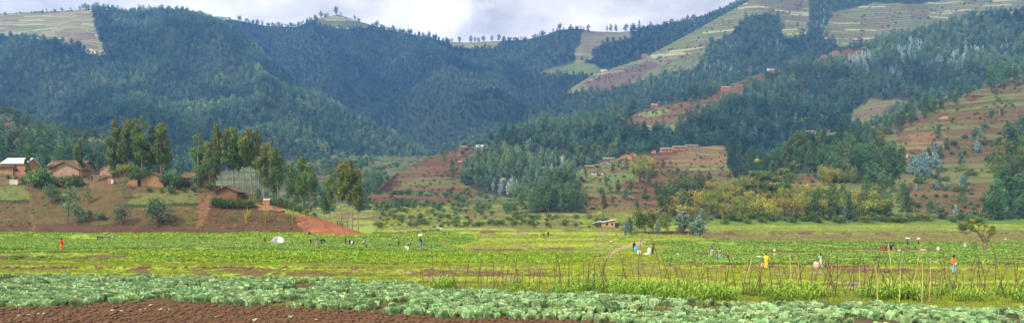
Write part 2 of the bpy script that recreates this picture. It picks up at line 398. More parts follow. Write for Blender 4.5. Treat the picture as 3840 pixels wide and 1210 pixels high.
# (class, colour, terrace, polygon); class 1 = wood, 0 = open
COVER = {
 'A': (1, C_FOREST, 0, [
   (0, C_DRY, 1, [(-900, 20), (345, 38), (352, 100), (375, 150), (395, 205), (330, 205), (296, 172), (200, 160), (123, 151), (0, 128), (-900, 100)]),
   (0, (0.5, .38, .2), .3, [(318, 186), (392, 192), (396, 206), (330, 205)]),
   (0, (0.2, .13, .09), .8, [(200, 118), (340, 122), (372, 150), (210, 138)])]),
 'B': (1, C_FOREST, 0, [
   (0, (.09,.095,.035), .8, [(1185, 40), (1330, 60), (1400, 100), (1290, 112), (1190, 95)]),
   (0, C_OLIVE, .3, [(1668, 150), (1880, 150), (1860, 186), (1700, 182)]),
   (0, (0.2, .15, .10), .8, [(2190, 108), (2370, 108), (2360, 150), (2250, 160), (2215, 225), (2150, 245), (2160, 190), (2180, 150)]),
   (0, C_TGREEN, 1, [(2020, 280), (2060, 255), (2140, 238), (2230, 240), (2260, 285)])]),
 'D': (1, C_FOREST, 0, [
   (0, (0.16, .15, .08), 1, [(2843, -40), (3034, -90), (3036, 110), (2990, 145), (2935, 140), (2925, 60), (2870, 48), (2790, 70), (2735, 130), (2690, 150), (2650, 165), (2640, 220), (2600, 260), (2480, 275), (2400, 305), (2300, 330), (2142, 350), (2090, 345), (2216, 262), (2300, 240), (2400, 200), (2500, 145), (2700, 30)]),
   (0, C_PURPLE, .35, [(2200, 345), (2190, 310), (2300, 262), (2420, 232), (2480, 238), (2400, 290), (2300, 335)]),
   (0, (0.15, .12, .085), 1, [(2945, -60), (3034, -60), (3036, 110), (2990, 145), (2940, 130)]),
   (0, (0.16, .145, .075), 1, [(3120, 50), (3280, 12), (3400, 18), (3520, 5), (3640, -20), (3900, -60), (4500, -60), (4500, 40), (3640, 60), (3560, 90), (3470, 110), (3320, 140), (3230, 170), (3150, 175), (3080, 130)])]),
 'E': (1, C_FOREST, 0, [
   (0, C_RED, .8, [(1300, 760), (1390, 730), (1480, 610), (1610, 560), (1714, 530), (1830, 530), (1862, 562), (1790, 592), (1745, 618), (1725, 680), (1780, 712), (1850, 735), (1970, 760)]),
   (0, C_RED, .5, [(2330, 480), (2390, 410), (2450, 400), (2560, 385), (2650, 372), (2720, 325), (2830, 280), (2950, 235), (3010, 232), (2900, 275), (2800, 325), (2780, 368), (2680, 395), (2640, 425), (2570, 460)]),
   (0, C_OLIVE, .6, [(2325, 475), (2570, 460), (2560, 500), (2330, 505)]),
   (0, (0.16, .2, .06), .3, [(2380, 425), (2480, 405), (2520, 415), (2450, 440)]),
   (0, C_RED, .3, [(3040, 245), (3060, 185), (3220, 165), (3235, 222), (3100, 238)]),
   (0, (0.15, .10, .055), .7, [(3195, 415), (3260, 372), (3440, 380), (3420, 402), (3340, 432), (3280, 480), (3195, 480)])]),
 'F': (0, C_RED, .6, [
   (1, C_FOREST, 0, [(1860, 830), (1940, 700), (2060, 600), (2150, 620), (2175, 700), (2200, 815)]),
   (0, (0.20, .125, .06), .9, [(2470, 610), (2560, 560), (2625, 548), (2705, 530), (2735, 600), (2745, 650), (2600, 640)]),
   (0, (0.12, .14, .045), .5, [(2170, 640), (2230, 598), (2400, 590), (2420, 640), (2300, 700), (2190, 700)]),
   (1, C_FOREST, 0, [(2708, 520), (2900, 540), (2960, 720), (2800, 700), (2735, 640)])]),
 'G': (0, (0.11, .12, .04), .5, [
   (0, C_BROWN, .85, [(3330, 430), (3500, 330), (3840, 220), (4600, 100), (4600, 838), (3390, 838), (3400, 690), (3540, 655), (3390, 600), (3370, 520)]),
   (0, (.18,.10,.055), .4, [(3400, 500), (3540, 490), (3560, 512), (3420, 530)]),
   (0, (.17,.12,.055), .7, [(3380, 535), (3560, 525), (3540, 560), (3390, 560)]),
   (1, C_FOREST, 0, [(2820, 610), (2960, 520), (3120, 505), (3250, 500), (3345, 545), (3390, 640), (3340, 700), (2850, 655)]),
   (0, (0.06, .06, .03), 0, [(2480, 780), (2650, 700), (3330, 720), (3350, 815), (2450, 820)]),
   (0, C_BROWN, .8, [(2750, 668), (3050, 645), (3070, 700), (2900, 722), (2780, 705)]),
   (1, C_FOREST, 0, [(3670, 835), (3690, 770), (3760, 670), (3860, 590), (4600, 540), (4600, 835)]),
   (1, C_FOREST, 0, [(3765, 600), (3790, 520), (3860, 440), (4600, 400), (4600, 600)]),
   (0, C_GREENB, .1, [(2300, 826), (2800, 818), (3200, 826), (3700, 820), (4600, 822), (4600, 850), (2300, 850)])]),
 'H': (0, (0.092, .066, .026), 0, [
   (0, (0.095, .062, .028), .25, [(-900, 755), (105, 757), (112, 838), (-900, 838)]),
   (0, (0.125, .078, .042), 0, [(-900, 625), (520, 632), (520, 655), (420, 700), (300, 705), (90, 690), (-900, 690)]),
   (0, (0.10, .125, .03), .2, [(-60, 700), (85, 690), (120, 745), (-60, 752)]),
   (0, (0.11, .12, .035), .25, [(500, 725), (640, 705), (745, 705), (752, 760), (480, 762)]),
   (0, (0.082, .045, .024), 0, [(-900, 838), (1130, 838), (1170, 880), (-900, 880)]),
   (0, (0.085, .046, .024), 0, [(775, 738), (960, 770), (1105, 790), (1180, 882), (735, 882), (740, 800)]),
   (0, (0.15, .075, .04), 0, [(742, 735), (775, 722), (800, 742), (778, 800), (760, 842), (735, 860), (742, 800)]),
   (0, (0.24, .12, .062), 0, [(960, 765), (1110, 780), (1090, 792), (965, 785)]),
   (0, (0.14, .08, .042), 0, [(104, 770), (112, 770), (132, 860), (120, 862)]),
   (0, (0.15, .20, .045), 0, [(1050, 770), (1200, 800), (1330, 850), (1372, 876), (1290, 852), (1160, 812), (1100, 806), (1065, 800)]),
   (0, (.035, .045, .014), 0, [(-90, 746), (60, 748), (112, 752), (110, 762), (-90, 757)]),
   (0, (.035, .045, .014), 0, [(452, 762), (600, 760), (745, 764), (748, 773), (600, 772), (455, 776)]),
   (0, (.05, .06, .02), 0, [(-90, 832), (120, 834), (118, 840), (-90, 840)]),
   (0, (.05, .06, .02), 0, [(300, 838), (735, 838), (735, 843), (300, 842)]),
   (0, C_CLAY, 0, [(1108, 806), (1160, 808), (1230, 826), (1310, 856), (1370, 884), (1150, 884), (1125, 850)])]),
 'I': (1, C_FOREST, 0, [
   (0, C_RED, .4, [(-900, 400), (0, 415), (55, 438), (50, 475), (-900, 470)]),
   (0, (.24, .2, .09), .6, [(200, 482), (420, 512), (430, 540), (210, 510)]),
   (0, (.2, .13, .09), .8, [(420, 515), (580, 555), (600, 600), (470, 590), (420, 545)])]),
}
def cover(name, u, y):
    dcl, dcol, dterr, polys = COVER[name]
    u = np.asarray(u, float); y = np.asarray(y, float)
    j = (fbm(u / 22, y / 9, 3) - .5); uu = u + j * 26; yy = y + (fbm(u / 30 + 9, y / 12 + 4, 3) - .5) * 10
    cl = np.full(u.shape, dcl); col = np.empty(u.shape + (3,)); col[:] = dcol; te = np.full(u.shape, float(dterr))
    for c, rgb, tt, poly in polys:
        m = inpoly(uu, yy, poly); cl[m] = c; col[m] = rgb; te[m] = tt
    return cl, col, te
def L_full(L, u, s):
    X, d, z, by = L_raw(L, u, s)
    uu, y = proj(X, d, z)
    cl, col, te = cover(L['name'], np.broadcast_to(u, y.shape), y)
    h = 4.5
    wob = fbm(X / 80, d / 80, 2) * 2.0
    q = z / h + wob; fr = q - np.floor(q)
    st = (np.floor(q) + sstep(0.62, 1.0, fr) - wob) * h
    z2 = z + (st - z + .1) * te * L['terr'] * ((s >= 0) & (s <= 1.0))
    z2 = z2 + (fbm(X / 9, d / 9, 3) - .5) * min(1.6, .5 + L['rd'].max() / 2500)
    return X, d, z2, cl, col, te

layer('B', [(300, 600, 2450, 130, 2900), (600, 600, 2450, 110, 3000), (795, 600, 2450, 78, 3000), (875, 600, 2430, 74, 3000), (998, 600, 2400, 98, 3100), (1109, 600, 2350, 102, 3100), (1201, 600, 2280, 66, 3100), (1269, 600, 2180, 55, 3100), (1354, 600, 2050, 82, 3100), (1446, 600, 1930, 110, 3100), (1539, 600, 1830, 128, 3100), (1631, 600, 1750, 146, 3100), (1674, 600, 1720, 158, 3100), (1754, 600, 1750, 160, 3100), (1865, 540, 1900, 154, 3100), (1970, 460, 2250, 150, 3050), (2050, 430, 2350, 130, 3000), (2093, 410, 2380, 112, 2980), (2185, 360, 2400, 108, 2950), (2216, 345, 2400, 116, 2950), (2308, 310, 2400, 120, 2950), (2401, 280, 2400, 116, 2950), (2493, 240, 2400, 102, 2950), (2646, 180, 2420, 78, 2950), (2739, 140, 2420, 50, 2950), (2843, 100, 2440, 8, 2950), (2950, 60, 2500, -40, 2950), (3300, 0, 2600, -160, 3000), (4700, 0, 2600, -260, 3000)], (300, 4700), 1.1, 90, seed=2.3)
layer('A', [(-1200, 640, 1050, 50, 2300), (0, 640, 1050, 50, 2300), (142, 640, 1050, 44, 2300), (370, 640, 1050, 34, 2350), (480, 640, 1080, 50, 2350), (567, 640, 1100, 40, 2350), (702, 640, 1150, 48, 2350), (795, 640, 1200, 78, 2350), (875, 640, 1250, 112, 2350), (950, 640, 1300, 165, 2300), (1040, 640, 1350, 255, 2200), (1100, 640, 1380, 305, 2150), (1190, 640, 1400, 365, 2050), (1310, 640, 1400, 428, 1950), (1430, 640, 1420, 490, 1850), (1565, 640, 1450, 560, 1750), (1700, 660, 1500, 650, 1650)], (-1200, 1700), 1.05, 85, seed=5.1)
layer('D', [(1700, 560, 2000, 560, 2200), (1850, 545, 1950, 470, 2250), (2000, 520, 1900, 395, 2300), (2142, 500, 1850, 330, 2300), (2216, 480, 1850, 284, 2300), (2300, 470, 1850, 255, 2300), (2400, 460, 1850, 222, 2300), (2500, 450, 1850, 172, 2300), (2600, 430, 1850, 118, 2300), (2700, 420, 1850, 62, 2300), (2843, 400, 1900, -15, 2300), (3000, 360, 1950, -80, 2400), (3300, 330, 2000, -140, 2450), (3840, 300, 2000, -170, 2500), (4700, 300, 2000, -200, 2500)], (1700, 4700), 1.0, 26, seed=7.7)
layer('E', [(1330, 760, 760, 758, 790), (1400, 748, 760, 735, 830), (1431, 746, 760, 702, 900), (1490, 746, 770, 643, 1000), (1610, 746, 780, 588, 1080), (1714, 746, 780, 556, 1120), (1830, 746, 790, 540, 1140), (1900, 746, 790, 515, 1200), (2000, 746, 800, 490, 1250), (2150, 740, 820, 476, 1300), (2300, 720, 850, 440, 1350), (2400, 700, 880, 412, 1400), (2500, 680, 900, 392, 1420), (2600, 670, 900, 362, 1450), (2700, 660, 920, 330, 1500), (2800, 660, 940, 293, 1550), (2900, 660, 950, 262, 1600), (3000, 660, 960, 236, 1650), (3100, 650, 970, 215, 1700), (3200, 640, 980, 192, 1700), (3300, 620, 1000, 160, 1700), (3477, 600, 1020, 120, 1700), (3570, 590, 1030, 90, 1700), (3640, 580, 1040, 62, 1700), (3840, 560, 1050, 52, 1700), (4700, 540, 1050, 0, 1700)], (1330, 4700), 0.95, 18, (180, 400), seed=1.2)
layer('F', [(1880, 812, 600, 811, 630), (1960, 806, 600, 780, 660), (2060, 804, 610, 722, 720), (2140, 800, 610, 660, 780), (2200, 800, 620, 622, 820), (2280, 798, 620, 600, 850), (2360, 796, 620, 586, 880), (2440, 794, 640, 574, 900), (2530, 780, 660, 560, 930), (2620, 770, 680, 549, 950), (2710, 760, 690, 545, 960), (2760, 750, 700, 560, 960), (2820, 740, 700, 600, 940), (2950, 730, 720, 660, 900)], (1880, 2950), 0.9, 6, (90, 200), seed=4.4)
layer('G', [(2320, 850, 436, 846, 450), (2380, 848, 436, 836, 470), (2480, 846, 436, 790, 510), (2550, 844, 436, 745, 550), (2640, 842, 436, 708, 590), (2760, 840, 436, 672, 640), (2840, 840, 436, 655, 670), (2900, 840, 436, 636, 720), (2960, 840, 436, 612, 760), (3005, 840, 436, 545, 820), (3022, 840, 436, 503, 840), (3120, 840, 436, 493, 850), (3220, 840, 436, 485, 850), (3280, 840, 436, 468, 850), (3325, 840, 436, 450, 850), (3430, 840, 436, 410, 860), (3580, 840, 436, 365, 880), (3700, 840, 436, 322, 890), (3840, 838, 436, 272, 900), (4700, 835, 436, 60, 950)], (2320, 4700), 0.92, 7, (120, 200), seed=9.2)
layer('I', [(-1200, 690, 430, 330, 800), (-300, 690, 430, 380, 800), (0, 690, 430, 430, 800), (60, 690, 430, 445, 790), (200, 690, 430, 485, 780), (300, 695, 430, 505, 760), (400, 700, 430, 525, 720), (500, 705, 430, 560, 680), (570, 710, 430, 600, 640), (660, 720, 430, 680, 560), (760, 760, 430, 755, 480)], (-1200, 760), 0.9, 8, (90, 200), seed=3.1)
layer('H', [(-1200, 875, 300, 630, 352), (-300, 875, 300, 640, 352), (0, 875, 300, 650, 352), (400, 875, 300, 655, 352), (620, 875, 300, 664, 352), (760, 875, 300, 684, 350), (896, 876, 299, 712, 348), (1005, 877, 298, 746, 340), (1106, 878, 297, 776, 334), (1208, 880, 296, 808, 328), (1310, 882, 296, 852, 318), (1360, 886, 296, 874, 312), (1430, 896, 296, 893, 306)], (-1200, 1430), 0.8, 0.8, (25, 40), seed=6.6, terr=.35)
ORDER = ['H', 'G', 'I', 'F', 'E', 'A', 'D', 'B']
# flat ledges on the knoll for the houses
def mesh_grid(name, X, Y, Z, col, te, mat, kind='structure'):
    nr, nc = X.shape
    me = bpy.data.meshes.new(name)
    V = np.stack([X, Y, Z], -1).reshape(-1, 3).astype(np.float32)
    i = np.arange(nr - 1)[:, None] * nc + np.arange(nc - 1)[None, :]
    fs = np.stack([i, i + 1, i + nc + 1, i + nc], -1).reshape(-1, 4).astype(np.int32)
    me.vertices.add(len(V)); me.vertices.foreach_set('co', V.ravel())
    me.loops.add(fs.size); me.loops.foreach_set('vertex_index', fs.ravel())
    me.polygons.add(len(fs)); me.polygons.foreach_set('loop_start', np.arange(len(fs), dtype=np.int32) * 4)
    me.polygons.foreach_set('use_smooth', np.ones(len(fs), bool))
    me.update()
    a = me.color_attributes.new('col', 'FLOAT_COLOR', 'POINT')
    a.data.foreach_set('color', np.concatenate([col.reshape(-1, 3), np.ones((len(V), 1))], 1).astype(np.float32).ravel())
    b = me.attributes.new('terr', 'FLOAT', 'POINT'); b.data.foreach_set('value', te.reshape(-1).astype(np.float32))
    me.materials.append(mat)
    o = bpy.data.objects.new(name, me); COL.objects.link(o); o['kind'] = kind
    return o
SIL = {}
UG = np.arange(-1300, 4800, 4.0)
for nm in ORDER:
    L = LAYERS[nm]; u0, u1 = L['ur']
    step = 5.0 if nm in 'ABDE' else 4.0
    us = np.arange(u0, u1 + 1, step)
    ss = np.concatenate([np.linspace(-.15, 0, 6)[:-1], np.linspace(0, 1, 250 if nm in 'ABDEG' else 160), 1 + np.linspace(0.01, .6, 14)])
    U, S = np.meshgrid(us, ss)
    X, d, z, cl, col, te = L_full(L, U, S)
    L['obj'] = mesh_grid({'A': 'hill', 'B': 'hill', 'D': 'hill', 'E': 'hill', 'F': 'hill', 'G': 'hill', 'I': 'hill', 'H': 'knoll'}[nm], X, d, z, col, te, M['high' if nm in 'ABD' else 'hill'])
    y = proj(X, d, z)[1]
    SIL[nm] = np.interp(UG, us, y.min(0), left=9999, right=9999)
    L['tab'] = (us, ss, X, d, z, y)
def hit(nm, x, y):
    """point of the layer (or the ground 'g') seen at photo column x, row y"""
    if nm == 'g':
        ds = np.exp(np.linspace(math.log(42 * K), math.log(1500 * K), 1500)); z = ground_z(np.full(ds.shape, float(x)), ds)
        yy = YH - F * (z - HC) / ds
        k = np.where(yy <= y)[0]; k = k[0] if len(k) else len(ds) - 1
        return ((x - CX) / F * ds[k], ds[k], z[k])
    L = LAYERS[nm]; ss = np.linspace(0, 1, 500)
    X, d, z, cl, col, te = L_full(L, np.full(ss.shape, float(x)), ss)
    yy = YH - F * (z - HC) / d
    k = np.where(yy <= y)[0]; k = k[0] if len(k) else int(np.argmin(yy))
    return (X[k], d[k], z[k])

# ------------------------------------------------------------------ the valley floor and fields: one sheet to the horizon
SOIL = (0.092, 0.047, 0.021)
def low_border(x):      # lower edge of the cabbages, photo rows
    return np.interp(x, [-900, 0, 200, 420, 560, 640, 850, 1210, 1483, 1654, 2058, 2260, 2600, 5400], [1168, 1166, 1153, 1148, 1126, 1128, 1148, 1161, 1181, 1194, 1203, 1214, 1238, 1340])
def up_border(x):       # upper edge of the cabbages
    return np.interp(x, [-900, 0, 200, 400, 700, 1300, 1560, 1620, 2100, 2400, 2763, 3070, 3574, 3840, 5400], [1042, 1040, 1040, 1042, 1050, 1058, 1068, 1098, 1105, 1126, 1152, 1140, 1174, 1172, 1165])
def field_cover(u, y, X, d):
    u = np.asarray(u, float); y = np.asarray(y, float)
    n1 = fbm(X / 9, d / 9 + 3, 4); n2 = fbm(X / 30 + 7, d / 12, 3); n3 = fbm(X / 2.5, d / 2.5, 3); n4 = fbm(X / 3 + 4, d / 8 + 4, 4)
    col = np.empty(u.shape + (3,)); col[:] = (0.12, 0.18, 0.035)
    def put(m, c, f=1.0):
        f = np.clip(np.asarray(m, float) * f, 0, 1)[..., None]; col[:] = col * (1 - f) + np.array(c) * f
    cls = np.zeros(u.shape, int)            # 1 soil, 2 cabbage bed, 3 grass, 4 bean crop, 5 bright crop, 6 dry grass, 7 path
    cls[:] = 3
    left = u < 1500
    yj = y + (n2 - .5) * 14 * np.clip((y - 860) / 60, .2, 1)
    b = (yj > 872) & (yj < 915) & (u < 1750 + (n1-.5)*200); cls[b] = 5
    b = (yj >= 895) & (yj < 948) & (u < 1750 + (n1-.5)*300); cls[b] = 4
    b = (yj >= 905) & (yj < 992) & (u > 2480 + (n1-.5)*250); cls[b] = 4
    b = (yj >= 945) & (yj < 985) & (u > 420) & (u < 2150 + (n1-.5)*400); cls[b] = 5
    b = (yj > 862) & (yj < 906) & (u > 2640); cls[b] = 6
    b = (yj > 835) & (yj < 872) & (u > 1500) & (u < 2640) & (n1 > .52); cls[b] = 6
    b = (y < 858) & (u < 2300) & (n1 > .5); cls[b] = 6
    # soil breaks
    s1 = (n2 > .65) & (n3 > .45) & (yj > 925) & (y < 1035)
    s1 |= (np.abs(yj - 938) < 3.0) & (n1 > .42) & left
    s1 |= (np.abs(yj - 1004) < 4.0) & (n1 > .50) & left
    s1 |= (np.abs(yj - 986) < 3) & (n1 > .56)
    s1 |= (np.abs(yj - 963) < 7) & (u < 480) & (n1 > .38)
    s1 |= (yj > 930) & (yj < 947) & (u > 1560) & (u < 2150) & (n1 > .47)
    s1 |= (yj > 932) & (yj < 944) & (u > 3100) & (n1 > .33)
    s1 |= (yj > 1008) & (yj < 1022) & (u > 3150) & (u < 3720) & (n1 > .47)
    s1 |= (yj > 996) & (yj < 1010) & (u > 2480) & (u < 3300) & (n1 > .56)
    s1 |= (cls == 6) & (n4 > .60) & (y > 860)
    s1 |= inpoly(u, y, [(1440, 872), (1600, 862), (1640, 864), (1600, 870), (1450, 880)])
    s1 |= inpoly(u + (n3-.5)*20, y, [(2420, 872), (2500, 868), (2720, 872), (2800, 884), (2600, 882)])
    cls[s1] = 1
    cls[inpoly(u + (n1-.5)*20, y, [(2276, 966), (2296, 938), (2350, 918), (2395, 903), (2430, 906), (2400, 918), (2345, 932), (2306, 946), (2292, 968)])] = 7
    g = (yj > 1008) & (y < up_border(u) + 4) & ~s1; cls[g] = 3
    cb = (y > up_border(u) - 6); cls[cb] = 2
    mz = (u > 1560) & (y > np.interp(u, [1570, 2300, 2700, 3900], [1066, 1070, 1092, 1098])) & (y <= up_border(u) - 6); cls[mz] = 8
    lb = y > low_border(u) + (n3 - .5) * 8; cls[lb] = 9
    pal = {1: (0.105, 0.066, 0.034), 2: (0.07, 0.055, 0.028), 3: (0.20, 0.255, 0.026), 4: (0.15, 0.225, 0.028), 5: (0.19, 0.27, 0.028), 6: (0.14, 0.155, 0.036), 7: (0.27, 0.19, 0.135), 8: (0.11, 0.12, 0.04), 9: SOIL}
    for k, c in pal.items(): col[cls == k] = c
    put(cls == 3, (0.19, 0.23, 0.035), np.clip((n1 - .5) * 3, 0, .7))
    put((cls == 3), (0.20, 0.15, 0.09), np.clip((n4 - .56) * 6, 0, .8))
    # bare cut faces of the banks, darkened to carry the shade beneath them
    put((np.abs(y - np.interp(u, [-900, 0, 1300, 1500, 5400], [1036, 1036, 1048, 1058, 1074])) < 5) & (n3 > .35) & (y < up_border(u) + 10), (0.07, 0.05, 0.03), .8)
    # bright meadow far right, terraces beyond the knoll
    put((y < 845) & (y > 760) & (n1 > .55), C_BROWN, .6)
    put((y > 838) & (y < 868) & (u > 1380) & (u < 1800), (0.19, .24, .05), .7)
    put((y > 845) & (y < 862) & (u > 2600), (0.13, .19, .028), .8)
    bf = (np.abs(d / K - 122.4) < 1.7) & (u < 1500) & (n3 > .3); put(bf, (0.045, .062, .014), .85)  # dark green on the bank face stands in for the shade under it
    cls[bf & (n1 > .4)] = 4
    te = np.where(y < 765, 1.0, np.where(y < 842, .45, 0.0))
    put(y < 765, (0.045, .065, .02), .95)
    put((y < 770) & (n4 > .52), (0.06, .08, .035), .7)
    return cls, col, te
ds = np.concatenate([np.exp(np.arange(math.log(2), math.log(42), .05)), np.exp(np.arange(math.log(42), math.log(125), .0032)), np.exp(np.arange(math.log(125), math.log(520), .006)), np.exp(np.arange(math.log(520), math.log(4800), .02))]) * K
us = np.arange(-1600, 5500, 7.0)
U, DD = np.meshgrid(us, ds)
GZ = ground_z(U, DD); GX = (U - CX) / F * DD
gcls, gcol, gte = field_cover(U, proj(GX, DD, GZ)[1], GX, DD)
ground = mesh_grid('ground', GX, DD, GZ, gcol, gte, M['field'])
gy = proj(GX, DD, GZ)[1]

# ------------------------------------------------------------------ scatter of uncountable things
def scatter(name, pts, rz, sc, idx, protos, label, cat, stand=None):
    col = bpy.data.collections.new(name + '_kinds')
    for i, me in enumerate(protos):
        o = bpy.data.objects.new('%s_kind_%02d' % (name, i), me); col.objects.link(o)
    me = bpy.data.meshes.new(name)
    pts = np.asarray(pts, np.float32)
    me.vertices.add(len(pts)); me.vertices.foreach_set('co', pts.ravel())
    for nm, arr, ty in (('rz', rz, 'FLOAT'), ('sc', sc, 'FLOAT'), ('idx', idx, 'INT')):
        a = me.attributes.new(nm, ty, 'POINT'); a.data.foreach_set('value', np.asarray(arr, np.float32 if ty == 'FLOAT' else np.int32))
    if stand is not None:
        a = me.attributes.new('stand', 'FLOAT', 'POINT'); a.data.foreach_set('value', np.asarray(stand, np.float32))
    o = bpy.data.objects.new(name, me); COL.objects.link(o); tag(o, label, cat, None, 'stuff')
    ng = bpy.data.node_groups.new(name + '_scatter', 'GeometryNodeTree')
    ng.interface.new_socket('Geometry', in_out='INPUT', socket_type='NodeSocketGeometry'); ng.interface.new_socket('Geometry', in_out='OUTPUT', socket_type='NodeSocketGeometry')
    N = ng.nodes; gi = N.new('NodeGroupInput'); go = N.new('NodeGroupOutput')
    iop = N.new('GeometryNodeInstanceOnPoints'); ci = N.new('GeometryNodeCollectionInfo'); ci.inputs['Collection'].default_value = col
    ci.inputs['Separate Children'].default_value = True; ci.inputs['Reset Children'].default_value = True
    iop.inputs['Pick Instance'].default_value = True
    def at(nm, ty):
        a = N.new('GeometryNodeInputNamedAttribute'); a.data_type = ty; a.inputs['Name'].default_value = nm; return a.outputs[0]
    cx = N.new('ShaderNodeCombineXYZ'); ng.links.new(at('rz', 'FLOAT'), cx.inputs[2])
    ng.links.new(gi.outputs[0], iop.inputs['Points']); ng.links.new(ci.outputs[0], iop.inputs['Instance'])
    ng.links.new(at('idx', 'INT'), iop.inputs['Instance Index']); ng.links.new(cx.outputs[0], iop.inputs['Rotation'])
    ng.links.new(at('sc', 'FLOAT'), iop.inputs['Scale']); ng.links.new(iop.outputs[0], go.inputs[0])
    md = o.modifiers.new('scatter', 'NODES'); md.node_group = ng
    return o

# ------------------------------------------------------------------ plants: meshes
def leafcloud(mb, lobes, n, size, asp=0.5, m=0, q=None, hang=0.4, fill=0.6, toptint=0.0, base_t=(0.1, 0.85)):
    """n leaf sprays through the volume of the lobes (cx,cy,cz,rx,ry,rz)"""
    q = q or rs
    lobes = np.asarray(lobes, float); vol = (lobes[:, 3] * lobes[:, 4] * lobes[:, 5]) ** .67; vol /= vol.sum()
    k = q.choice(len(lobes), n, p=vol)
    dirs = q.normal(size=(n, 3)); dirs /= np.linalg.norm(dirs, axis=1)[:, None]
    r = fill + (1.05 - fill) * q.rand(n) ** .7
    Lb = lobes[k]; c = Lb[:, :3] + dirs * r[:, None] * Lb[:, 3:]
    lobt = q.rand(len(lobes)) * .45
    tint = np.clip(base_t[0] + lobt[k] + q.rand(n) * (base_t[1] - base_t[0]) * .6, 0, .88)
    if toptint > 0:
        zt = (c[:, 2] - c[:, 2].min()) / (np.ptp(c[:, 2]) + 1e-6)
        tint = np.where((zt > .75) & (q.rand(n) < toptint), 1.0, tint)
    a = q.normal(size=(n, 3)); a[:, 2] -= hang * 2; a /= np.linalg.norm(a, axis=1)[:, None]
    b = np.cross(a, dirs + q.normal(size=(n, 3)) * .6); b /= np.linalg.norm(b, axis=1)[:, None] + 1e-9
    s = size * (0.6 + .8 * q.rand(n))[:, None]
    a = a * s * .5; b = b * s * asp * .5
    P = np.stack([c - a - b * .5, c - a * .1 + b, c + a + b * .3, c + a * .1 - b], 1)
    mb.quads(P, m, tint)
def trunk_pts(h, lean, q, k=6):
    z = np.linspace(-.4, h, k); x = np.cumsum(q.normal(0, .012 * h, k)) * .6 + lean[0] * z / h; y = np.cumsum(q.normal(0, .012 * h, k)) * .6 + lean[1] * z / h
    x -= x[0]; y -= y[0]
    return np.stack([x, y, z], 1)
def euc_tall(seed, h=19, bare=.45, w=2.6, nl=9, n=1500, leaf=.75, twin=False, toptint=.28):
    q = np.random.RandomState(seed); tr = MB(); cr = MB()
    stems = 2 if twin else 1
    for st in range(stems):
        tp = trunk_pts(h * .93, q.normal(0, .06 * h, 2) * .5 + (np.array([.9, 0]) * (1 if st else -1) * (.5 if twin else 0)), q, 8)
        tr.tube(tp, np.linspace(.22, .05, 8) * h / 19, 7)
        lobes = []
        for i in range(nl):
            t = bare + (1 - bare) * (i + .5) / nl; a = q.rand() * 2 * PI
            prof = math.sin(PI * min(1, (t - bare) / (1 - bare) * .8 + .18)) 
            rr = w * (.26 + .36 * prof) * (.65 + .6 * q.rand())
            off = w * .85 * prof * q.rand() ** .6
            p0 = np.array([np.interp(t * h, tp[:, 2], tp[:, 0]), np.interp(t * h, tp[:, 2], tp[:, 1]), t * h])
            c = p0 + [math.cos(a) * off, math.sin(a) * off, .3]
            lobes.append([*c, rr, rr, rr * (1.0 + .5 * q.rand())])
            p1 = p0 - [0, 0, h * .07]
            tr.tube([p1, (p1 + c) / 2 + [0, 0, .1 * h * .1], c], [.07 * h / 19, .045 * h / 19, .02], 4)
        leafcloud(cr, lobes, n // stems, leaf, .45, 0, q, .5, .35, toptint)
    return tr, cr
def tree_far(seed, h=14, w=3.2, n=80, leaf=2.3, bare=.18):
    q = np.random.RandomState(seed); tr = MB(); cr = MB()
    tr.tube([[0, 0, -.5], [0, 0, h * .9]], [.22, .07], 4, cap=False)
    lobes = []
    for i in range(4):
        t = bare + (1 - bare) * (i + .6) / 4.3; rr = w * (.8, 1.05, 1.0, .75)[i] * (.85 + .3 * q.rand())
        lobes.append([q.normal(0, .25), q.normal(0, .25), t * h, rr, rr, h * .17])
    leafcloud(cr, lobes, n, leaf, .55, 0, q, .6, .6)
    return tr, cr
def tree_mid(seed, h=15, w=3.0, n=330, leaf=1.25, bare=.25, conic=False, tt=0):
    q = np.random.RandomState(seed); tr = MB(); cr = MB()
    tp = trunk_pts(h * .9, q.normal(0, .5, 2), q, 5)
    tr.tube(tp, np.linspace(.2, .06, 5) * h / 15, 5, cap=False)
    lobes = []; nl = 7
    for i in range(nl):
        t = bare + (1 - bare) * (i + .5) / nl
        pr = (1.0 - .65 * (i / (nl - 1)) ** 1.5) if conic else math.sin(PI * ((i + .9) / (nl + .6)))
        rr = w * (.3 + .55 * pr) * (.8 + .4 * q.rand()); a = q.rand() * 2 * PI; off = w * .4 * pr * q.rand()
        c = [np.interp(t * h, tp[:, 2], tp[:, 0]) + math.cos(a) * off, np.interp(t * h, tp[:, 2], tp[:, 1]) + math.sin(a) * off, t * h]
        lobes.append(c + [rr, rr, h * .11])
        if i % 2 == 0: tr.tube([[tp[2][0], tp[2][1], t * h - .8], c], [.06, .02], 3, cap=False)
    leafcloud(cr, lobes, n, leaf, .5, 0, q, .5, .5, tt)
    return tr, cr
def broad(seed, h=8, w=4, n=500, leaf=.9, bare=.3, tt=0):
    q = np.random.RandomState(seed); tr = MB(); cr = MB()
    tp = trunk_pts(h * .6, q.normal(0, .3, 2), q, 4); tr.tube(tp, np.linspace(.22, .1, 4) * h / 8, 6, cap=False)
    lobes = []
    for i in range(9):
        a = i * 2.4 + q.rand(); rr = w * (.32 + .18 * q.rand()); off = w * .5 * math.sqrt((i + .3) / 9)
        zc = h * (bare + .22 + (1 - bare) * .5 * (1 - (off / w) ** 2) * (.6 + .5 * q.rand()))
        c = [math.cos(a) * off, math.sin(a) * off, min(zc, h * .86)]; lobes.append(c + [rr, rr, rr * .75])
        tr.tube([tp[2], (np.array(c) + tp[-1]) / 2, c], [.1 * h / 8, .06 * h / 8, .02], 4, cap=False)
    leafcloud(cr, lobes, n, leaf, .6, 0, q, .1, .45, tt)
    return tr, cr
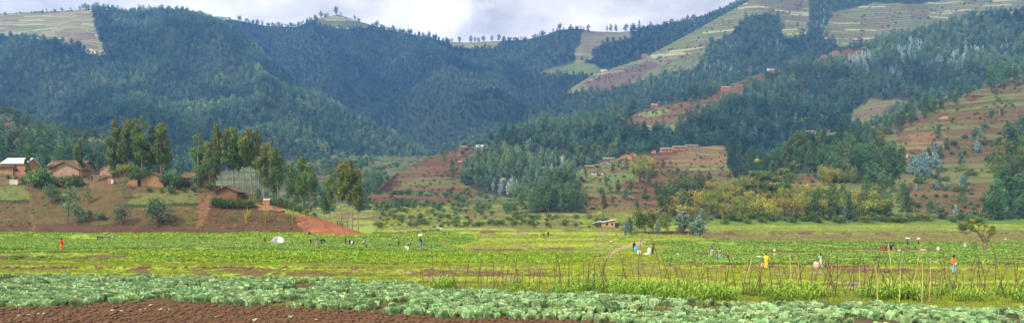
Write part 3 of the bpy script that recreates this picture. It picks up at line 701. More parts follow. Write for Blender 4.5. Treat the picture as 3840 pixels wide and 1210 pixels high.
def shrub(seed, h=2.5, w=1.8, n=260, leaf=.45):
    q = np.random.RandomState(seed); tr = MB(); cr = MB(); lobes = []
    for i in range(6):
        a = i * 2.4; off = w * .55 * math.sqrt(i / 6) ; rr = w * (.35 + .25 * q.rand())
        c = [math.cos(a) * off, math.sin(a) * off, h * (.35 + .35 * q.rand())]; lobes.append(c + [rr, rr, h * .3])
        tr.tube([[0, 0, -.3], c], [.05, .02], 4, cap=False)
    leafcloud(cr, lobes, n, leaf, .6, 0, q, .0, .4)
    return tr, cr
def sapling(seed, h=6, w=1.3, n=420, leaf=.5):
    q = np.random.RandomState(seed); tr = MB(); cr = MB()
    tp = trunk_pts(h * .95, q.normal(0, .2, 2), q, 5); tr.tube(tp, np.linspace(.09, .02, 5) * h / 6, 5, cap=False)
    lobes = []
    for i in range(7):
        t = .18 + .8 * (i + .5) / 7; a = q.rand() * 6.28
        for kk in range(3):
            rr = w * (.55, .85, 1.0, .95, .8, .6, .35)[i] * (.6 + .3 * q.rand()); a += 2.1
            lobes.append([math.cos(a) * rr * .35 + np.interp(t*h, tp[:,2], tp[:,0]), math.sin(a) * rr * .35, t * h + q.normal(0, .03) * h, rr * .7, rr * .7, h * .12])
    leafcloud(cr, lobes, n, leaf, .55, 0, q, .2, .35)
    return tr, cr
def bamboo(seed, h=8, n=26):
    q = np.random.RandomState(seed); tr = MB(); cr = MB(); P = []; T = []
    for i in range(n):
        a = q.rand() * 2 * PI; b = .5 * q.rand(); hh = h * (.7 + .35 * q.rand()); sp = h * (.12 + .22 * q.rand())
        t = np.linspace(0, 1, 6)
        pts = np.stack([math.cos(a) * (b + sp * t ** 2.2), math.sin(a) * (b + sp * t ** 2.2), -.3 + hh * (t - .12 * t ** 4)], 1)
        tr.tube(pts, np.linspace(.05, .015, 6), 3, cap=False, t=.5)
        for k in range(26):
            u = .25 + .75 * q.rand(); c = np.array([np.interp(u, t, pts[:, j]) for j in range(3)]) + q.normal(0, .35, 3)
            d1 = q.normal(size=3); d1[2] = -abs(d1[2]) * .7; d1 /= np.linalg.norm(d1); d2 = np.cross(d1, q.normal(size=3)); d2 /= np.linalg.norm(d2)
            s = .55 * (.6 + .8 * q.rand()); P.append([c - d2 * s * .16, c + d1 * s * .5 - d2 * s * .2, c + d1 * s, c + d1 * s * .5 + d2 * s * .22]); T.append(.2 + .6 * q.rand() + (.15 if u > .8 else 0))
    cr.quads(np.array(P), 0, np.clip(T, 0, 1))
    return tr, cr
def reed(seed, h=3.5, n=36):
    q = np.random.RandomState(seed); mb = MB(); 
    for i in range(n):
        a = q.rand() * 6.28; hh = h * (.5 + .5 * q.rand()); sp = hh * (.05 + .35 * q.rand()); w = .035
        t = np.linspace(0, 1, 5); px = math.cos(a) * (.15 + sp * t ** 2); py = math.sin(a) * (.15 + sp * t ** 2); pz = hh * t - .25 * sp * t ** 3 - .1
        wd = w * (1 - t * .8) * 1.6
        Lf = np.stack([px - math.sin(a) * wd, py + math.cos(a) * wd, pz], 1); Rt = np.stack([px + math.sin(a) * wd, py - math.cos(a) * wd, pz], 1)
        mb.quads(np.array([[Lf[j], Rt[j], Rt[j+1], Lf[j+1]] for j in range(4)]), 0, .2 + .6 * q.rand())
    return mb
def maize(seed, h=1.15):
    q = np.random.RandomState(seed); st = MB(); lf = MB()
    st.tube([[0, 0, -.08], [q.normal(0, .02), 0, h * .5], [q.normal(0, .04), q.normal(0, .04), h * .85]], [.018, .013, .006], 5, t=.6)
    for i in range(9):
        a = (i % 2) * PI + q.normal(0, .5) + .4 * i; z0 = h * (.1 + .075 * i); Ln = h * (.42 + .25 * q.rand()); w = .05
        t = np.linspace(0, 1, 6); r = Ln * t * .75; z = z0 + Ln * (1.0 * t - 1.05 * t ** 2.2)
        wd = w * np.sin(PI * (t * .85 + .12))
        px = math.cos(a) * r; py = math.sin(a) * r
        Lf = np.stack([px - math.sin(a) * wd, py + math.cos(a) * wd, z], 1); Rt = np.stack([px + math.sin(a) * wd, py - math.cos(a) * wd, z], 1); 
        lf.quads(np.array([[Lf[j], Rt[j], Rt[j+1], Lf[j+1]] for j in range(5)]), 0, .25 + .6 * q.rand())
    return st, lf
def cabbage(seed):
    q = np.random.RandomState(seed); lf = MB(); hd = MB()
    nU, nV = 5, 6
    for i in range(12):
        a = i * 2.399 + q.normal(0, .2); ring = i / 12.0
        R0 = (.30 - .16 * ring) * (.9 + .2 * q.rand()); th1 = R(66 - 44 * ring + q.normal(0, 7)); th0 = R(105); wd = .62 + .2 * q.rand(); peel = (.55 - .4 * ring) * (.6 + .8 * q.rand())
        tt = np.linspace(0, 1, nV); pts = []
        for v in tt:
            th = th0 + (th1 - th0) * v; r = R0 * (1 + peel * v ** 2.5); dph = wd * math.sin(PI * (.18 + .66 * v))
            for k in range(nU):
                x = (k / (nU - 1) - .5) * 2
                rr = r * (1 + .10 * x * x + .05 * math.sin(8 * x + 9 * v + seed + i) * v); ph = a + x * dph
                pts.append([math.cos(ph) * rr * math.sin(th), math.sin(ph) * rr * math.sin(th), .10 + rr * math.cos(th) * 1.1 - .03 * x * x])
        fs = [[j*nU+k, j*nU+k+1, (j+1)*nU+k+1, (j+1)*nU+k] for j in range(nV-1) for k in range(nU-1)]
        lt = .02 + .42 * ring + .26 * q.rand(); tn = np.array([lt + .34 * (1 if k in (0, nU-2) or j == nV-2 else 0) + .15 * q.rand() for j in range(nV-1) for k in range(nU-1)])
        lf.add(pts, fs, 0, np.clip(tn + .18 * q.rand(), 0, .9), True)
    hd.ell((0, 0, .19), (.115, .115, .10), 9, 6, 0, .5 + .4 * q.rand(), .06, seed)
    return lf, hd
def tuft(seed, r=.3, h=.3, n=26, leaf=.16):
    q = np.random.RandomState(seed); mb = MB()
    a = q.rand(n) * 6.28; rr = r * np.sqrt(q.rand(n)); c = np.stack([np.cos(a) * rr, np.sin(a) * rr, h * (.15 + .85 * q.rand(n))], 1)
    d1 = q.normal(size=(n, 3)); d1[:, 2] *= .4; d1 /= np.linalg.norm(d1, axis=1)[:, None]
    d2 = np.cross(d1, q.normal(size=(n, 3)) * .4 + [0, 0, 1]); d2 /= np.linalg.norm(d2, axis=1)[:, None]
    s = leaf * (.6 + .8 * q.rand(n))[:, None]
    mb.quads(np.stack([c - d1 * s, c - d2 * s * .6, c + d1 * s, c + d2 * s * .6], 1), 0, np.clip(.15 + .75 * q.rand(n), 0, 1))
    return mb
def blades(seed, r=.25, h=.25, n=26):
    q = np.random.RandomState(seed); mb = MB()
    a = q.rand(n) * 6.28; rr = r * np.sqrt(q.rand(n)); x = np.cos(a) * rr; y = np.sin(a) * rr; hh = h * (.5 + .5 * q.rand(n)); b = q.rand(n) * 6.28; w = .012 + .01 * q.rand(n)
    lx = q.normal(0, .35, n) * hh; ly = q.normal(0, .35, n) * hh; cw = np.cos(b) * w; sw = np.sin(b) * w; z0 = np.full(n, -.03)
    P = np.stack([np.stack([x - cw, y - sw, z0], 1), np.stack([x + cw, y + sw, z0], 1), np.stack([x + lx + cw * .2, y + ly + sw * .2, hh], 1), np.stack([x + lx - cw * .2, y + ly - sw * .2, hh], 1)], 1)
    mb.quads(P, 0, .1 + .8 * q.rand(n))
    return mb
def both(tc, name, bark, leaf):
    tr, cr = tc; mb = MB(); mb.merge(cr, 0); mb.merge(tr, 1)
    return mb.mesh(name, [leaf, bark])
# ------------------------------------------------------------------ forests
SILVER = [(2745, 166, 40, 26, .7), (2696, 274, 50, 42, .75), (2896, 163, 45, 45, .5), (3219, 240, 48, 38, .85), (3400, 215, 30, 50, .8), (3430, 180, 35, 25, .8), (3350, 290, 45, 30, .8), (3330, 330, 30, 30, .6), (3658, 208, 70, 24, .55), (2878, 532, 85, 12, .8), (1983, 558, 20, 16, .9), (1857, 722, 110, 18, .6), (2790, 380, 30, 12, .7), (3060, 378, 40, 12, .7), (3790, 180, 40, 30, .3), (2000, 250, 70, 25, .35), (2080, 215, 50, 30, .3), (2150, 200, 25, 25, .5), (2570, 545, 30, 12, .3), (2940, 470, 60, 20, .3), (3010, 370, 60, 20, .35), (3540, 250, 80, 25, .4), (3080, 90, 30, 40, .4), (3130, 60, 20, 30, .3), (2090, 620, 60, 60, .06), (2050, 740, 80, 50, .15), (3520, 300, 100, 30, .2)]
def nearer_sil(nm, u):
    k = ORDER.index(nm); s = np.full(UG.shape, 9999.0)
    for o in ORDER[:k]:
        if nm == 'B' and o == 'D': continue
        s = np.minimum(s, SIL[o])
    return np.interp(u, UG, s)
def forest_points(nm, g, hmax, seed):
    L = LAYERS[nm]; q = np.random.RandomState(seed)
    us_, ss_, X, d, z, y = L['tab']
    m = (us_ > -700) & (us_ < 4350)
    x0, x1 = X[:, m].min(), X[:, m].max(); y0, y1 = L['bd'].min(), L['rd'].max() * 1.02
    g *= .87; gx, gd = np.meshgrid(np.arange(x0, x1, g), np.arange(y0, y1, g))
    px = (gx + (q.rand(*gx.shape) - .5) * g * .95).ravel(); pd = (gd + (q.rand(*gx.shape) - .5) * g * .95).ravel()
    u = CX + F * px / pd
    bd = np.interp(u, L['x'], L['bd']); rd = np.interp(u, L['x'], L['rd']); s = (pd - bd) / (rd - bd + 1e-6)
    k = (u > max(-400, L['ur'][0])) & (u < min(4240, L['ur'][1])) & (s > .0) & (s < (1.25 if nm == 'A' else 1.012)); u = u[k]; s = s[k]
    Xp, dp, zp, cl, col, te = L_full(L, u, s)
    yp = YH - F * (zp - HC) / dp
    top = yp - hmax * F / dp
    vis = top < nearer_sil(nm, u) + 6
    return Xp, dp, zp, cl, u, yp, s, vis
protoF = [both(tree_far(100 + i, 11.5 + 2.2 * (i % 3), 3.5 + .6 * (i % 2), 95), 'forest_tree', M['bark'], M['forest']) for i in range(6)]
protoFD = [both(tree_far(120 + i, 11.5 + 2.2 * (i % 3), 3.6 + .6 * (i % 2), 95), 'forest_tree', M['bark'], M['forest_dark']) for i in range(5)]
protoM = [both(tree_mid(140 + i, 12 + 2.2 * (i % 3), 3.3 + .6 * (i % 2), 300), 'wood_tree', M['bark'], M['forest']) for i in range(6)]
protoMD = [both(tree_mid(160 + i, 12 + 2.2 * (i % 3), 3.3 + .6 * (i % 2), 300), 'wood_tree', M['bark'], M['euc_dark']) for i in range(4)]
protoS = [both(sapling(180 + i, 12.5, 2.7, 230, 1.3), 'silver_sapling', M['bark_pale'], M['silver']) for i in range(3)]
protoB = [both(shrub(190 + i, 4.5, 3.2, 200, 1.0), 'bush', M['bark'], M['shrub']) for i in range(3)] + [both(broad(195 + i, 8, 4, 260, 1.3), 'round_tree', M['bark'], M['shrub_yellow']) for i in range(2)]
def do_forest(nm, g, seed, protos, pm, name, label, size=(.6, 1.0), bushp=0.03, silver=True, keep=None):
    X, d, z, cl, u, y, s, vis = forest_points(nm, g, 18, seed); q = np.random.RandomState(seed + 1)
    k = (cl == 1) & vis
    dens = fbm(X / 60 + 3, d / 60, 3)
    k &= ~((dens > .68) & (q.rand(len(X)) < .5))
    if keep is not None: k &= keep(u, y)
    X, d, z, u, y = X[k], d[k], z[k], u[k], y[k]; n = len(X)
    idx = q.randint(0, pm, n)
    sp = np.zeros(n)
    if silver:
        for cx, cy, rx, ry, p in SILVER:
            e = ((u - cx) / rx) ** 2 + ((y - cy) / ry) ** 2
            sp = np.maximum(sp, p * np.clip(1.5 - e, 0, 1))
    r = q.rand(n); nS = len(protos)
    allp = list(protos) + protoS + protoB
    idx = np.where(r < sp, nS + q.randint(0, 3, n), idx)
    idx = np.where((r > 1 - bushp), nS + 3 + q.randint(0, 5, n), idx)
    stand = fbm(X / 110, d / 110 + 5, 2); tone = (fbm(X / 160 + 9, d / 90, 4) - .5) * 2.0 + (fbm(X / 35 + 2, d / 35, 2) - .5) * .9
    sc = (size[0] + (size[1] - size[0]) * q.rand(n)) * (.8 + .45 * stand)
    scatter(name, np.stack([X, d, z - .2], 1), q.rand(n) * 6.28, sc, idx, allp, label, 'forest', np.clip(tone, -.45, .7))
    return n
cnt = {}
cnt['A'] = do_forest('A', 9.0, 11, protoF, 6, 'forest', 'dense blue-green eucalyptus forest covering the long mountainside on the left')
cnt['B'] = do_forest('B', 9.0, 12, protoFD, 5, 'forest', 'dark forest covering the far mountain bowl at the head of the valley', bushp=.05)
cnt['D'] = do_forest('D', 10.5, 13, protoF, 6, 'forest', 'scattered woods with pale saplings between the terraces of the upper right hill')
cnt['E'] = do_forest('E', 8.5, 14, protoM, 6, 'forest', 'thick eucalyptus wood on the middle spur between the red fields', size=(.65, 1.15), bushp=.13)

cnt['F'] = do_forest('F', 8.0, 15, protoMD, 4, 'forest', 'undergrowth and young trees filling the wood around the village hill', size=(.45, .85), bushp=.12, silver=False)
cnt['G'] = do_forest('G', 7.5, 16, protoMD, 4, 'forest', 'undergrowth and young trees filling the woods of the right hill', size=(.45, .85), bushp=.12, silver=False)
cnt['I'] = do_forest('I', 8.5, 17, protoM, 6, 'forest', 'undergrowth filling the mixed wood behind the knoll houses', size=(.45, .85), bushp=.2, silver=False)
# ------------------------------------------------------------------ trees that can be told apart
def tree_kind(tc, name, bark, leaf):
    tr, cr = tc
    return (tr.mesh(name + '_trunk', [bark]), cr.mesh(name + '_crown', [leaf]))
def plant(name, kind, loc, s, rz, label, cat, group=None, sq=None):
    e = empty(name, loc, rz); e.scale = (s, s, s) if sq is None else sq
    link('trunk', kind[0], e); link('crown', kind[1], e)
    tag(e, label, cat, group)
    return e
KE = [tree_kind(euc_tall(200 + i, 19, [.42, .36, .46, .30, .4, .25][i], [2.3, 2.6, 2.1, 2.9, 2.4, 3.0][i], 9, 2300, .62, twin=(i in (1, 3))), 'eucalyptus', M['bark_pale'], M['euc']) for i in range(6)]
KD = [tree_kind(euc_tall(220 + i, 19, [.2, .28, .25][i], 2.3, 12, 3000, .65, twin=(i == 1), toptint=.25), 'eucalyptus', M['bark'], M['euc']) for i in range(3)]
KM = [tree_kind(tree_mid(240 + i, 14, 2.9, 650, .8, .22, conic=(i % 2 == 0), tt=.15), 'eucalyptus', M['bark'], M['euc_dark']) for i in range(5)]
KO = [tree_kind(tree_mid(250 + i, 9, 2.4, 600, .65, .3, tt=.6), 'eucalyptus', M['bark_pale'], M['euc']) for i in range(3)]
KY = [tree_kind([shrub(260, 6, 2.2, 620, .36), tree_mid(261, 6, 1.3, 300, .38, .32), shrub(262, 6, 2.6, 900, .36), tree_mid(263, 6, 1.1, 240, .38, .2)][i], 'sapling', M['bark'], M['young']) for i in range(4)]
KSV = [tree_kind(sapling(270 + i, 6, 1.6, 420, .55), 'sapling', M['bark_pale'], M['silver']) for i in range(3)]
KSG = [tree_kind(sapling(275 + i, 6, 1.6, 700, .42), 'sapling', M['bark_pale'], M['grey']) for i in range(3)]
KBR = [tree_kind(broad(280 + i, 8, 3.8, 800, .6), 'broadleaf', M['bark'], M['shrub']) for i in range(3)]
KBY = [tree_kind(broad(290 + i, 8, 3.6, 700, .6), 'broadleaf', M['bark'], M['shrub_yellow']) for i in range(2)]
KSH = [tree_kind(shrub(300 + i, 2.5, 1.8, 420, .32), 'shrub', M['bark'], M['shrub']) for i in range(4)]
KSB = [tree_kind(shrub(310 + i, 2.5, 1.8, 420, .32), 'shrub', M['bark'], M['young']) for i in range(2)]
KSD = [tree_kind(shrub(315 + i, 2.5, 1.8, 420, .36), 'shrub', M['bark'], M['euc_dark']) for i in range(2)]
KBA = [tree_kind(bamboo(320 + i), 'bamboo', M['shrub_yellow'], M['bamboo' if i % 2 == 0 else 'shrub_yellow']) for i in range(4)]
def on(nm, x, y, ytop, kind, h0, name, label, cat, group=None, wide=1.0, rz=None):
    """stand a plant at photo point x,y on a layer so that it reaches row ytop"""
    X, d, z = hit(nm, x, y); h = max(.4, (y - ytop) * d / F); s = h / h0
    return plant(name, kind, (X, d, z - .08), s, random.random() * 6.28 if rz is None else rz, label, cat, group, (s * wide, s * wide, s))

# knoll: tall eucalypts (column, foot row, top row, shape, label)
KN = [
 (423, 662, 466, KD[0], 1.0, 'leftmost dark eucalyptus of the dense clump behind the mud houses'),
 (452, 662, 476, KD[2], .9, 'broad lower eucalyptus just inside the left edge of the dense clump'),
 (470, 664, 460, KD[1], 1.0, 'tall twin-stemmed eucalyptus in the left half of the dense clump'),
 (502, 664, 457, KE[3], .95, 'eucalyptus with a rusty top in the middle left of the dense clump'),
 (535, 668, 450, KE[5], .9, 'highest slim eucalyptus standing in the gap of the dense clump'),
 (560, 668, 486, KD[0], 1.05, 'dark round-shouldered eucalyptus beginning the right half of the clump'),
 (582, 668, 470, KD[2], 1.1, 'tall eucalyptus with light top in the right half of the clump'),
 (606, 670, 473, KD[1], 1.05, 'bulky dark eucalyptus nearly at the right end of the dense clump'),
 (626, 670, 520, KD[0], .8, 'lower eucalyptus hanging over the gabled mud house from the clump'),
 (308, 694, 540, KE[0], .85, 'lone slim eucalyptus with bare stem beside the stone-studded house'),
 (105, 700, 584, KE[2], .9, 'lone thin eucalyptus before the white-roofed house'),
 (742, 700, 503, KE[5], 1.1, 'free-standing bushy eucalyptus behind the long tiled house with a door'),
 (786, 706, 545, KE[3], 1.1, 'drooping eucalyptus left of the tall row with bare trunks'),
 (806, 708, 548, KD[1], .9, 'dark low-crowned eucalyptus at the start of the bare-trunk row'),
 (834, 712, 480, KE[0], 1.1, 'highest eucalyptus at the left end of the bare-trunk row'),
 (850, 714, 500, KE[2], 1.0, 'thin-stemmed eucalyptus second from the left of the bare-trunk row'),
 (873, 716, 491, KE[1], 1.0, 'dark twin eucalyptus third in the bare-trunk row'),
 (892, 718, 520, KE[4], .9, 'shorter eucalyptus tucked in the middle of the bare-trunk row'),
 (912, 720, 510, KE[2], 1.1, 'reddish-topped eucalyptus in the middle of the bare-trunk row'),
 (946, 724, 500, KE[0], 1.05, 'straight eucalyptus right of the middle of the bare-trunk row'),
 (968, 730, 492, KE[4], 1.0, 'tall rusty-crowned eucalyptus over the small outhouse'),
 (990, 738, 548, KE[1], 1.0, 'orange-trunked pair of eucalyptus above the outhouse'),
 (1012, 742, 526, KE[5], .95, 'leaning tall eucalyptus near the right end of the bare-trunk row'),
 (1045, 754, 562, KE[3], 1.0, 'last eucalyptus of the bare-trunk row with an orange stem'),
 (1030, 752, 640, KM[1], .9, 'young dark eucalyptus beneath the end of the bare-trunk row'),
 (1092, 772, 630, KE[3], 1.05, 'medium round-crowned eucalyptus alone where the knoll starts to drop'),
 (1137, 790, 597, KD[1], .95, 'tall full eucalyptus halfway down the slope of the knoll'),
 (1160, 792, 625, KE[5], .95, 'eucalyptus touching the tall full one halfway down the knoll'),
 (1112, 780, 672, KM[2], .8, 'thin low eucalyptus in the shade of its taller neighbours on the slope'),
 (1218, 818, 690, KM[0], 1.1, 'small dense eucalyptus left of the lower trio'),
 (1238, 822, 648, KE[5], .9, 'yellowish eucalyptus left of the lower trio at the red earth bank'),
 (1280, 842, 614, KE[4], 1.05, 'tallest left eucalyptus of the trio above the red earth bank'),
 (1301, 850, 616, KE[0], .95, 'middle eucalyptus of the trio above the red earth bank'),
 (1321, 858, 632, KE[2], 1.05, 'dark right eucalyptus of the trio above the red earth bank'),
 (1344, 868, 648, KE[1], .8, 'last eucalyptus at the foot of the knoll beside the meadow'),
]
for x, y, yt, k, w, lb in KN:
    on('H', x, y, yt - 4, k, 18.6, 'eucalyptus_tree', lb, 'tree', 'tall eucalyptus trees on the knoll', w * 1.0)
KS = [
 (193, 762, 676, KY[0], 'grey-green sapling on the knoll slope below the stone-studded house'),
 (252, 842, 700, KY[1], 'tall thin sapling with pale leaves low on the knoll slope'),
 (298, 836, 760, KY[2], 'small sapling right of the tall thin one on the knoll slope'),
 (329, 766, 690, KY[3], 'wispy sapling near the path up the knoll'),
 (454, 842, 750, KY[0], 'bushy sapling in the middle of the knoll slope'),
 (590, 846, 722, KY[2], 'large dense dark sapling over the brown strip of the knoll'),
 (578, 842, 748, KY[1], 'lower companion leaning on the large dense dark sapling'),
 (462, 740, 672, KY[3], 'sapling beside the path under the gabled mud house'),
 (969, 756, 704, KM[3], 'bushy young tree by the grassy edge above the outhouse'),
 (420, 664, 590, KM[4], 'dark young tree at the left foot of the dense eucalyptus clump'),
]
for x, y, yt, k, lb in KS: on('H', x, y, yt, k, 6.0 if k in KY else 14, 'young_tree', lb, 'young tree', 'young trees scattered over the knoll', 1.25)
BH = [(128, 700, 630), (150, 702, 618), (172, 704, 640), (195, 700, 655), (215, 702, 660), (250, 702, 655), (275, 700, 650), (292, 700, 655), (236, 690, 660), (430, 690, 636), (455, 692, 622), (486, 690, 612), (512, 692, 618), (470, 712, 668), (545, 668, 630), (625, 700, 640), (645, 700, 628), (660, 712, 650), (605, 722, 700), (560, 722, 700), (640, 728, 690), (748, 700, 640), (785, 715, 680), (728, 720, 690),
      (803, 778, 735), (826, 780, 732), (850, 782, 738), (874, 782, 736), (898, 780, 738), (920, 782, 742), (940, 778, 745), (1028, 772, 742), (1050, 778, 738), (1075, 784, 745), (1095, 790, 750), (1012, 764, 736), (1125, 800, 770), (1150, 806, 778), (1180, 814, 790), (320, 812, 790), (365, 824, 795), (385, 826, 798), (335, 806, 785), (32, 672, 655), (58, 670, 655), (84, 690, 660), (700, 700, 672), (690, 722, 700), (40, 850, 838), (108, 842, 832), (1108, 792, 776)]
for i, (x, y, yt) in enumerate(BH):
    k = random.choice(KSH + KSH + KSB + KSD) if not (425 < x < 560) else random.choice(KSH[:2] + KBY)
    lb = ('leafy bush in the hedge around the mud houses on the knoll' if x < 790 and y < 730 else 'green bush in the thicket beside the brown plot of the knoll' if x > 790 else 'small bush low on the knoll slope')
    on('H', x, y, yt, k, 2.4 if k not in KBY else 7.6, 'bush', lb, 'bush', {'l': 'bushes around the mud houses', 'g': 'bushes beside the brown plot', 's': 'bushes low on the knoll'}[lb[0]], .8)
for i, (x, y, yt, lb) in enumerate([(720, 828, 785, 'clump of tall grass right of the dark sapling'), (865, 832, 787, 'thin clump of tall grass left in the brown plot'), (924, 832, 772, 'tallest clump of grass in the brown plot'), (996, 834, 775, 'broad clump of tall grass right in the brown plot'), (842, 832, 824, 'low tuft at the left of the brown plot'), (908, 832, 820, 'low tuft in the middle of the brown plot'), (975, 832, 820, 'low tuft right of the middle in the brown plot'), (1060, 832, 818, 'long low tuft at the right of the brown plot'), (1097, 836, 770, 'thin reed clump at the right edge of the brown plot')]):
    X, d, z = hit('H', x, y); s = (y - yt) * d / F / 3.3
    o = link('grass_clump', reed(400 + i).mesh('grass_clump', [M['grass']]), None, (X, d, z), random.random() * 6, s); tag(o, lb, 'grass clump', 'tall grass clumps on the knoll')

# scattered trees and bushes on the other hills
def spread(nm, poly, n, mind, kinds, h0, hr, name, label, cat, group, wide=1.1, seed=1, cells=None):
    q = np.random.RandomState(seed); P = []; tries = 0
    xs = [p[0] for p in poly]; ys = [p[1] for p in poly]
    while len(P) < n and tries < n * 60:
        tries += 1; x = q.uniform(min(xs), max(xs)); y = q.uniform(min(ys), max(ys))
        if not inpoly(np.array([x]), np.array([y]), poly)[0]: continue
        if any((x - a) ** 2 + ((y - b) * 2.0) ** 2 < mind ** 2 for a, b in P): continue
        P.append((x, y))
    for x, y in P:
        X, d, z = hit(nm, x, y); h = q.uniform(*hr); s = h / h0
        plant(name, kinds[q.randint(len(kinds))], (X, d, z - .1), s, q.rand() * 6.28, label, cat, group, (s * wide, s * wide, s))
    return P
spread('G', [(2850, 640), (2960, 560), (3060, 590), (3200, 600), (3330, 610), (3385, 650), (3340, 668), (3000, 650)], 60, 17, KM + KD[:1], 14, (11, 17), 'eucalyptus_tree', 'dark eucalyptus in the grove above the bamboo on the right hill', 'tree', 'eucalyptus grove on the right hill', 1.15, 2)
spread('G', [(3690, 838), (3690, 780), (3760, 680), (3860, 600), (3980, 560), (4100, 838)], 44, 26, KM + KE[3:4], 14, (11, 17), 'eucalyptus_tree', 'dark eucalyptus in the wood at the right border of the picture', 'tree', 'eucalyptus wood at the right border', 1.2, 3)
spread('G', [(3770, 590), (3800, 540), (3900, 520), (3900, 600)], 12, 22, KM, 14, (13, 18), 'eucalyptus_tree', 'eucalyptus in the upper clump at the right border above the wood', 'tree', 'upper clump at the right border', 1.2, 4)
spread('G', [(3290, 520), (3350, 455), (3450, 415), (3560, 378), (3640, 350), (3650, 366), (3480, 450), (3380, 500)], 30, 20, KM + KSV[:1] + KBY[:1], 14, (8, 15), 'eucalyptus_tree', 'tree in the belt along the crest of the terraced right hill', 'tree', 'trees along the crest of the right hill', 1.1, 5)
spread('G', [(3700, 330), (3790, 300), (3860, 290), (3860, 330), (3720, 360)], 6, 26, KM[::2], 14, (13, 22), 'conical_tree', 'conical dark tree on the crest at the right border', 'tree', 'conical trees on the right crest', .9, 6)
spread('G', [(3400, 668), (3420, 620), (3470, 598), (3530, 612), (3525, 655), (3470, 672)], 16, 17, KSV, 6, (4.5, 8), 'silver_sapling', 'silvery blue sapling in the pale clump on the terraced right hill', 'young tree', 'silvery clump on the right hill', 1.5, 7)
spread('G', [(2500, 826), (2500, 792), (2650, 722), (2780, 700), (2980, 730), (3300, 748), (3330, 826)], 96, 21, KBA, 7.6, (6, 9.5), 'bamboo_clump', 'yellow-green bamboo clump in the long thicket above the meadow', 'bamboo', 'bamboo thicket on the right hill', 1.1, 8)
spread('G', [(3060, 700), (3080, 665), (3200, 668), (3215, 700)], 12, 20, KBA, 7.6, (6, 8.5), 'bamboo_clump', 'bamboo clump on the upper ledge below the dark grove', 'bamboo', 'upper bamboo ledge', 1.1, 9)
spread('F', [(2370, 665), (2380, 620), (2440, 610), (2465, 650), (2450, 672)], 12, 17, KBA, 7.6, (7, 11), 'bamboo_clump', 'olive bamboo clump beside the hill village', 'bamboo', 'bamboo beside the hill village', 1.2, 10)
spread('G', [(2760, 735), (2820, 690), (2960, 690), (3000, 745), (2860, 760)], 12, 34, KBR, 8, (7, 11), 'broadleaf_tree', 'round green tree standing out of the bamboo thicket', 'tree', 'round trees in the bamboo', 1.2, 11)
spread('G', [(3060, 832), (3080, 760), (3350, 700), (3400, 760), (3420, 832)], 18, 40, KM + KBR[:1], 14, (8, 14), 'dark_tree', 'dark tree between the bamboo and the terraces of the right hill', 'tree', 'trees between bamboo and terraces', 1.15, 12)
spread('G', [(3420, 832), (3430, 620), (3600, 520), (3760, 450), (3760, 560), (3640, 700), (3600, 832)], 40, 12, KSB + KSH + KSV[:1] + KSD, 2.6, (1.8, 4), 'terrace_bush', 'small bush on a terrace of the brown right hill', 'bush', 'bushes on the right hill terraces', 1.2, 13)
spread('G', [(2400, 838), (2420, 818), (3700, 818), (3700, 836)], 46, 26, KSH + KSD, 2.4, (1.6, 3.6), 'bush', 'bush along the foot of the bamboo thicket above the meadow', 'bush', 'bushes along the foot of the bamboo', 1.5, 14)
spread('G', [(2420, 812), (2500, 775), (2560, 752), (2660, 720), (2580, 800)], 12, 26, KM + KBR[:1], 14, (9, 15), 'eucalyptus_tree', 'dark tree at the left end of the bamboo thicket', 'tree', 'dark trees left of the bamboo', 1.1, 15)
spread('F', [(1985, 800), (2010, 745), (2080, 690), (2140, 700), (2150, 770), (2140, 802)], 34, 20, KM, 14, (10, 15), 'eucalyptus_tree', 'dark eucalyptus in the wood at the left foot of the village hill', 'tree', 'wood at the foot of the village hill', 1.15, 16)
spread('F', [(2165, 700), (2200, 640), (2300, 618), (2420, 620), (2440, 700), (2330, 720), (2200, 720)], 30, 21, KBR + KM[:1] + KSD, 9, (2.5, 5.5), 'village_tree', 'green tree among the houses of the hill village', 'tree', 'trees among the village houses', 1.1, 17)
spread('F', [(2440, 700), (2460, 600), (2560, 620), (2640, 690), (2620, 780), (2440, 790), (2300, 740)], 20, 36, KSD + KM[1:2] + KSB, 6, (2.5, 5), 'slope_tree', 'small tree in the red fields under the hill village', 'tree', 'small trees under the village', 1.1, 18)
spread('F', [(2600, 810), (2640, 745), (2660, 742), (2660, 790)], 4, 30, KM, 14, (10, 14), 'eucalyptus_tree', 'dark tree behind the bamboo under the tan fields', 'tree', 'dark trees left of the bamboo', 1.1, 19)
spread('E', [(1480, 728), (1600, 640), (1720, 580), (1760, 600), (1700, 730)], 22, 26, KSD + KM[:1] + KSH, 5, (2.5, 5), 'field_tree', 'small tree on the red terraced spur in the valley', 'tree', 'small trees on the red spur', 1.1, 20)
spread('E', [(1560, 600), (1620, 578), (1720, 548), (1830, 532), (1910, 520), (1905, 560), (1740, 590), (1690, 590)], 26, 15, KBR + KBY[:1] + KM[:1], 9, (4, 9), 'crest_tree', 'tree around the white-roofed homestead on the spur', 'tree', 'trees around the white-roofed homestead', 1.1, 21)
spread('E', [(2400, 430), (2450, 400), (2600, 385), (2620, 400), (2560, 425), (2430, 450)], 20, 16, KBR + KBY + KSV[:1], 9, (4, 9), 'garden_tree', 'small tree around the red house on the upper spur', 'tree', 'trees around the red upper house', 1.1, 22)
spread('I', [(-100, 690), (0, 480), (60, 470), (180, 520), (300, 560), (420, 600), (500, 640), (560, 690)], 70, 22, KM + KM + KBR + KSV[:1] + KBY[:1], 14, (8, 15), 'wood_tree', 'tree of the mixed wood behind the knoll houses on the left', 'tree', 'mixed wood behind the knoll', 1.3, 23)
spread('I', [(205, 500), (215, 490), (420, 520), (415, 530)], 10, 20, KSH, 2.4, (3, 5), 'hedge_bush', 'round bush in the hedge by the far track on the left', 'bush', 'hedge by the far track', 1.5, 24)
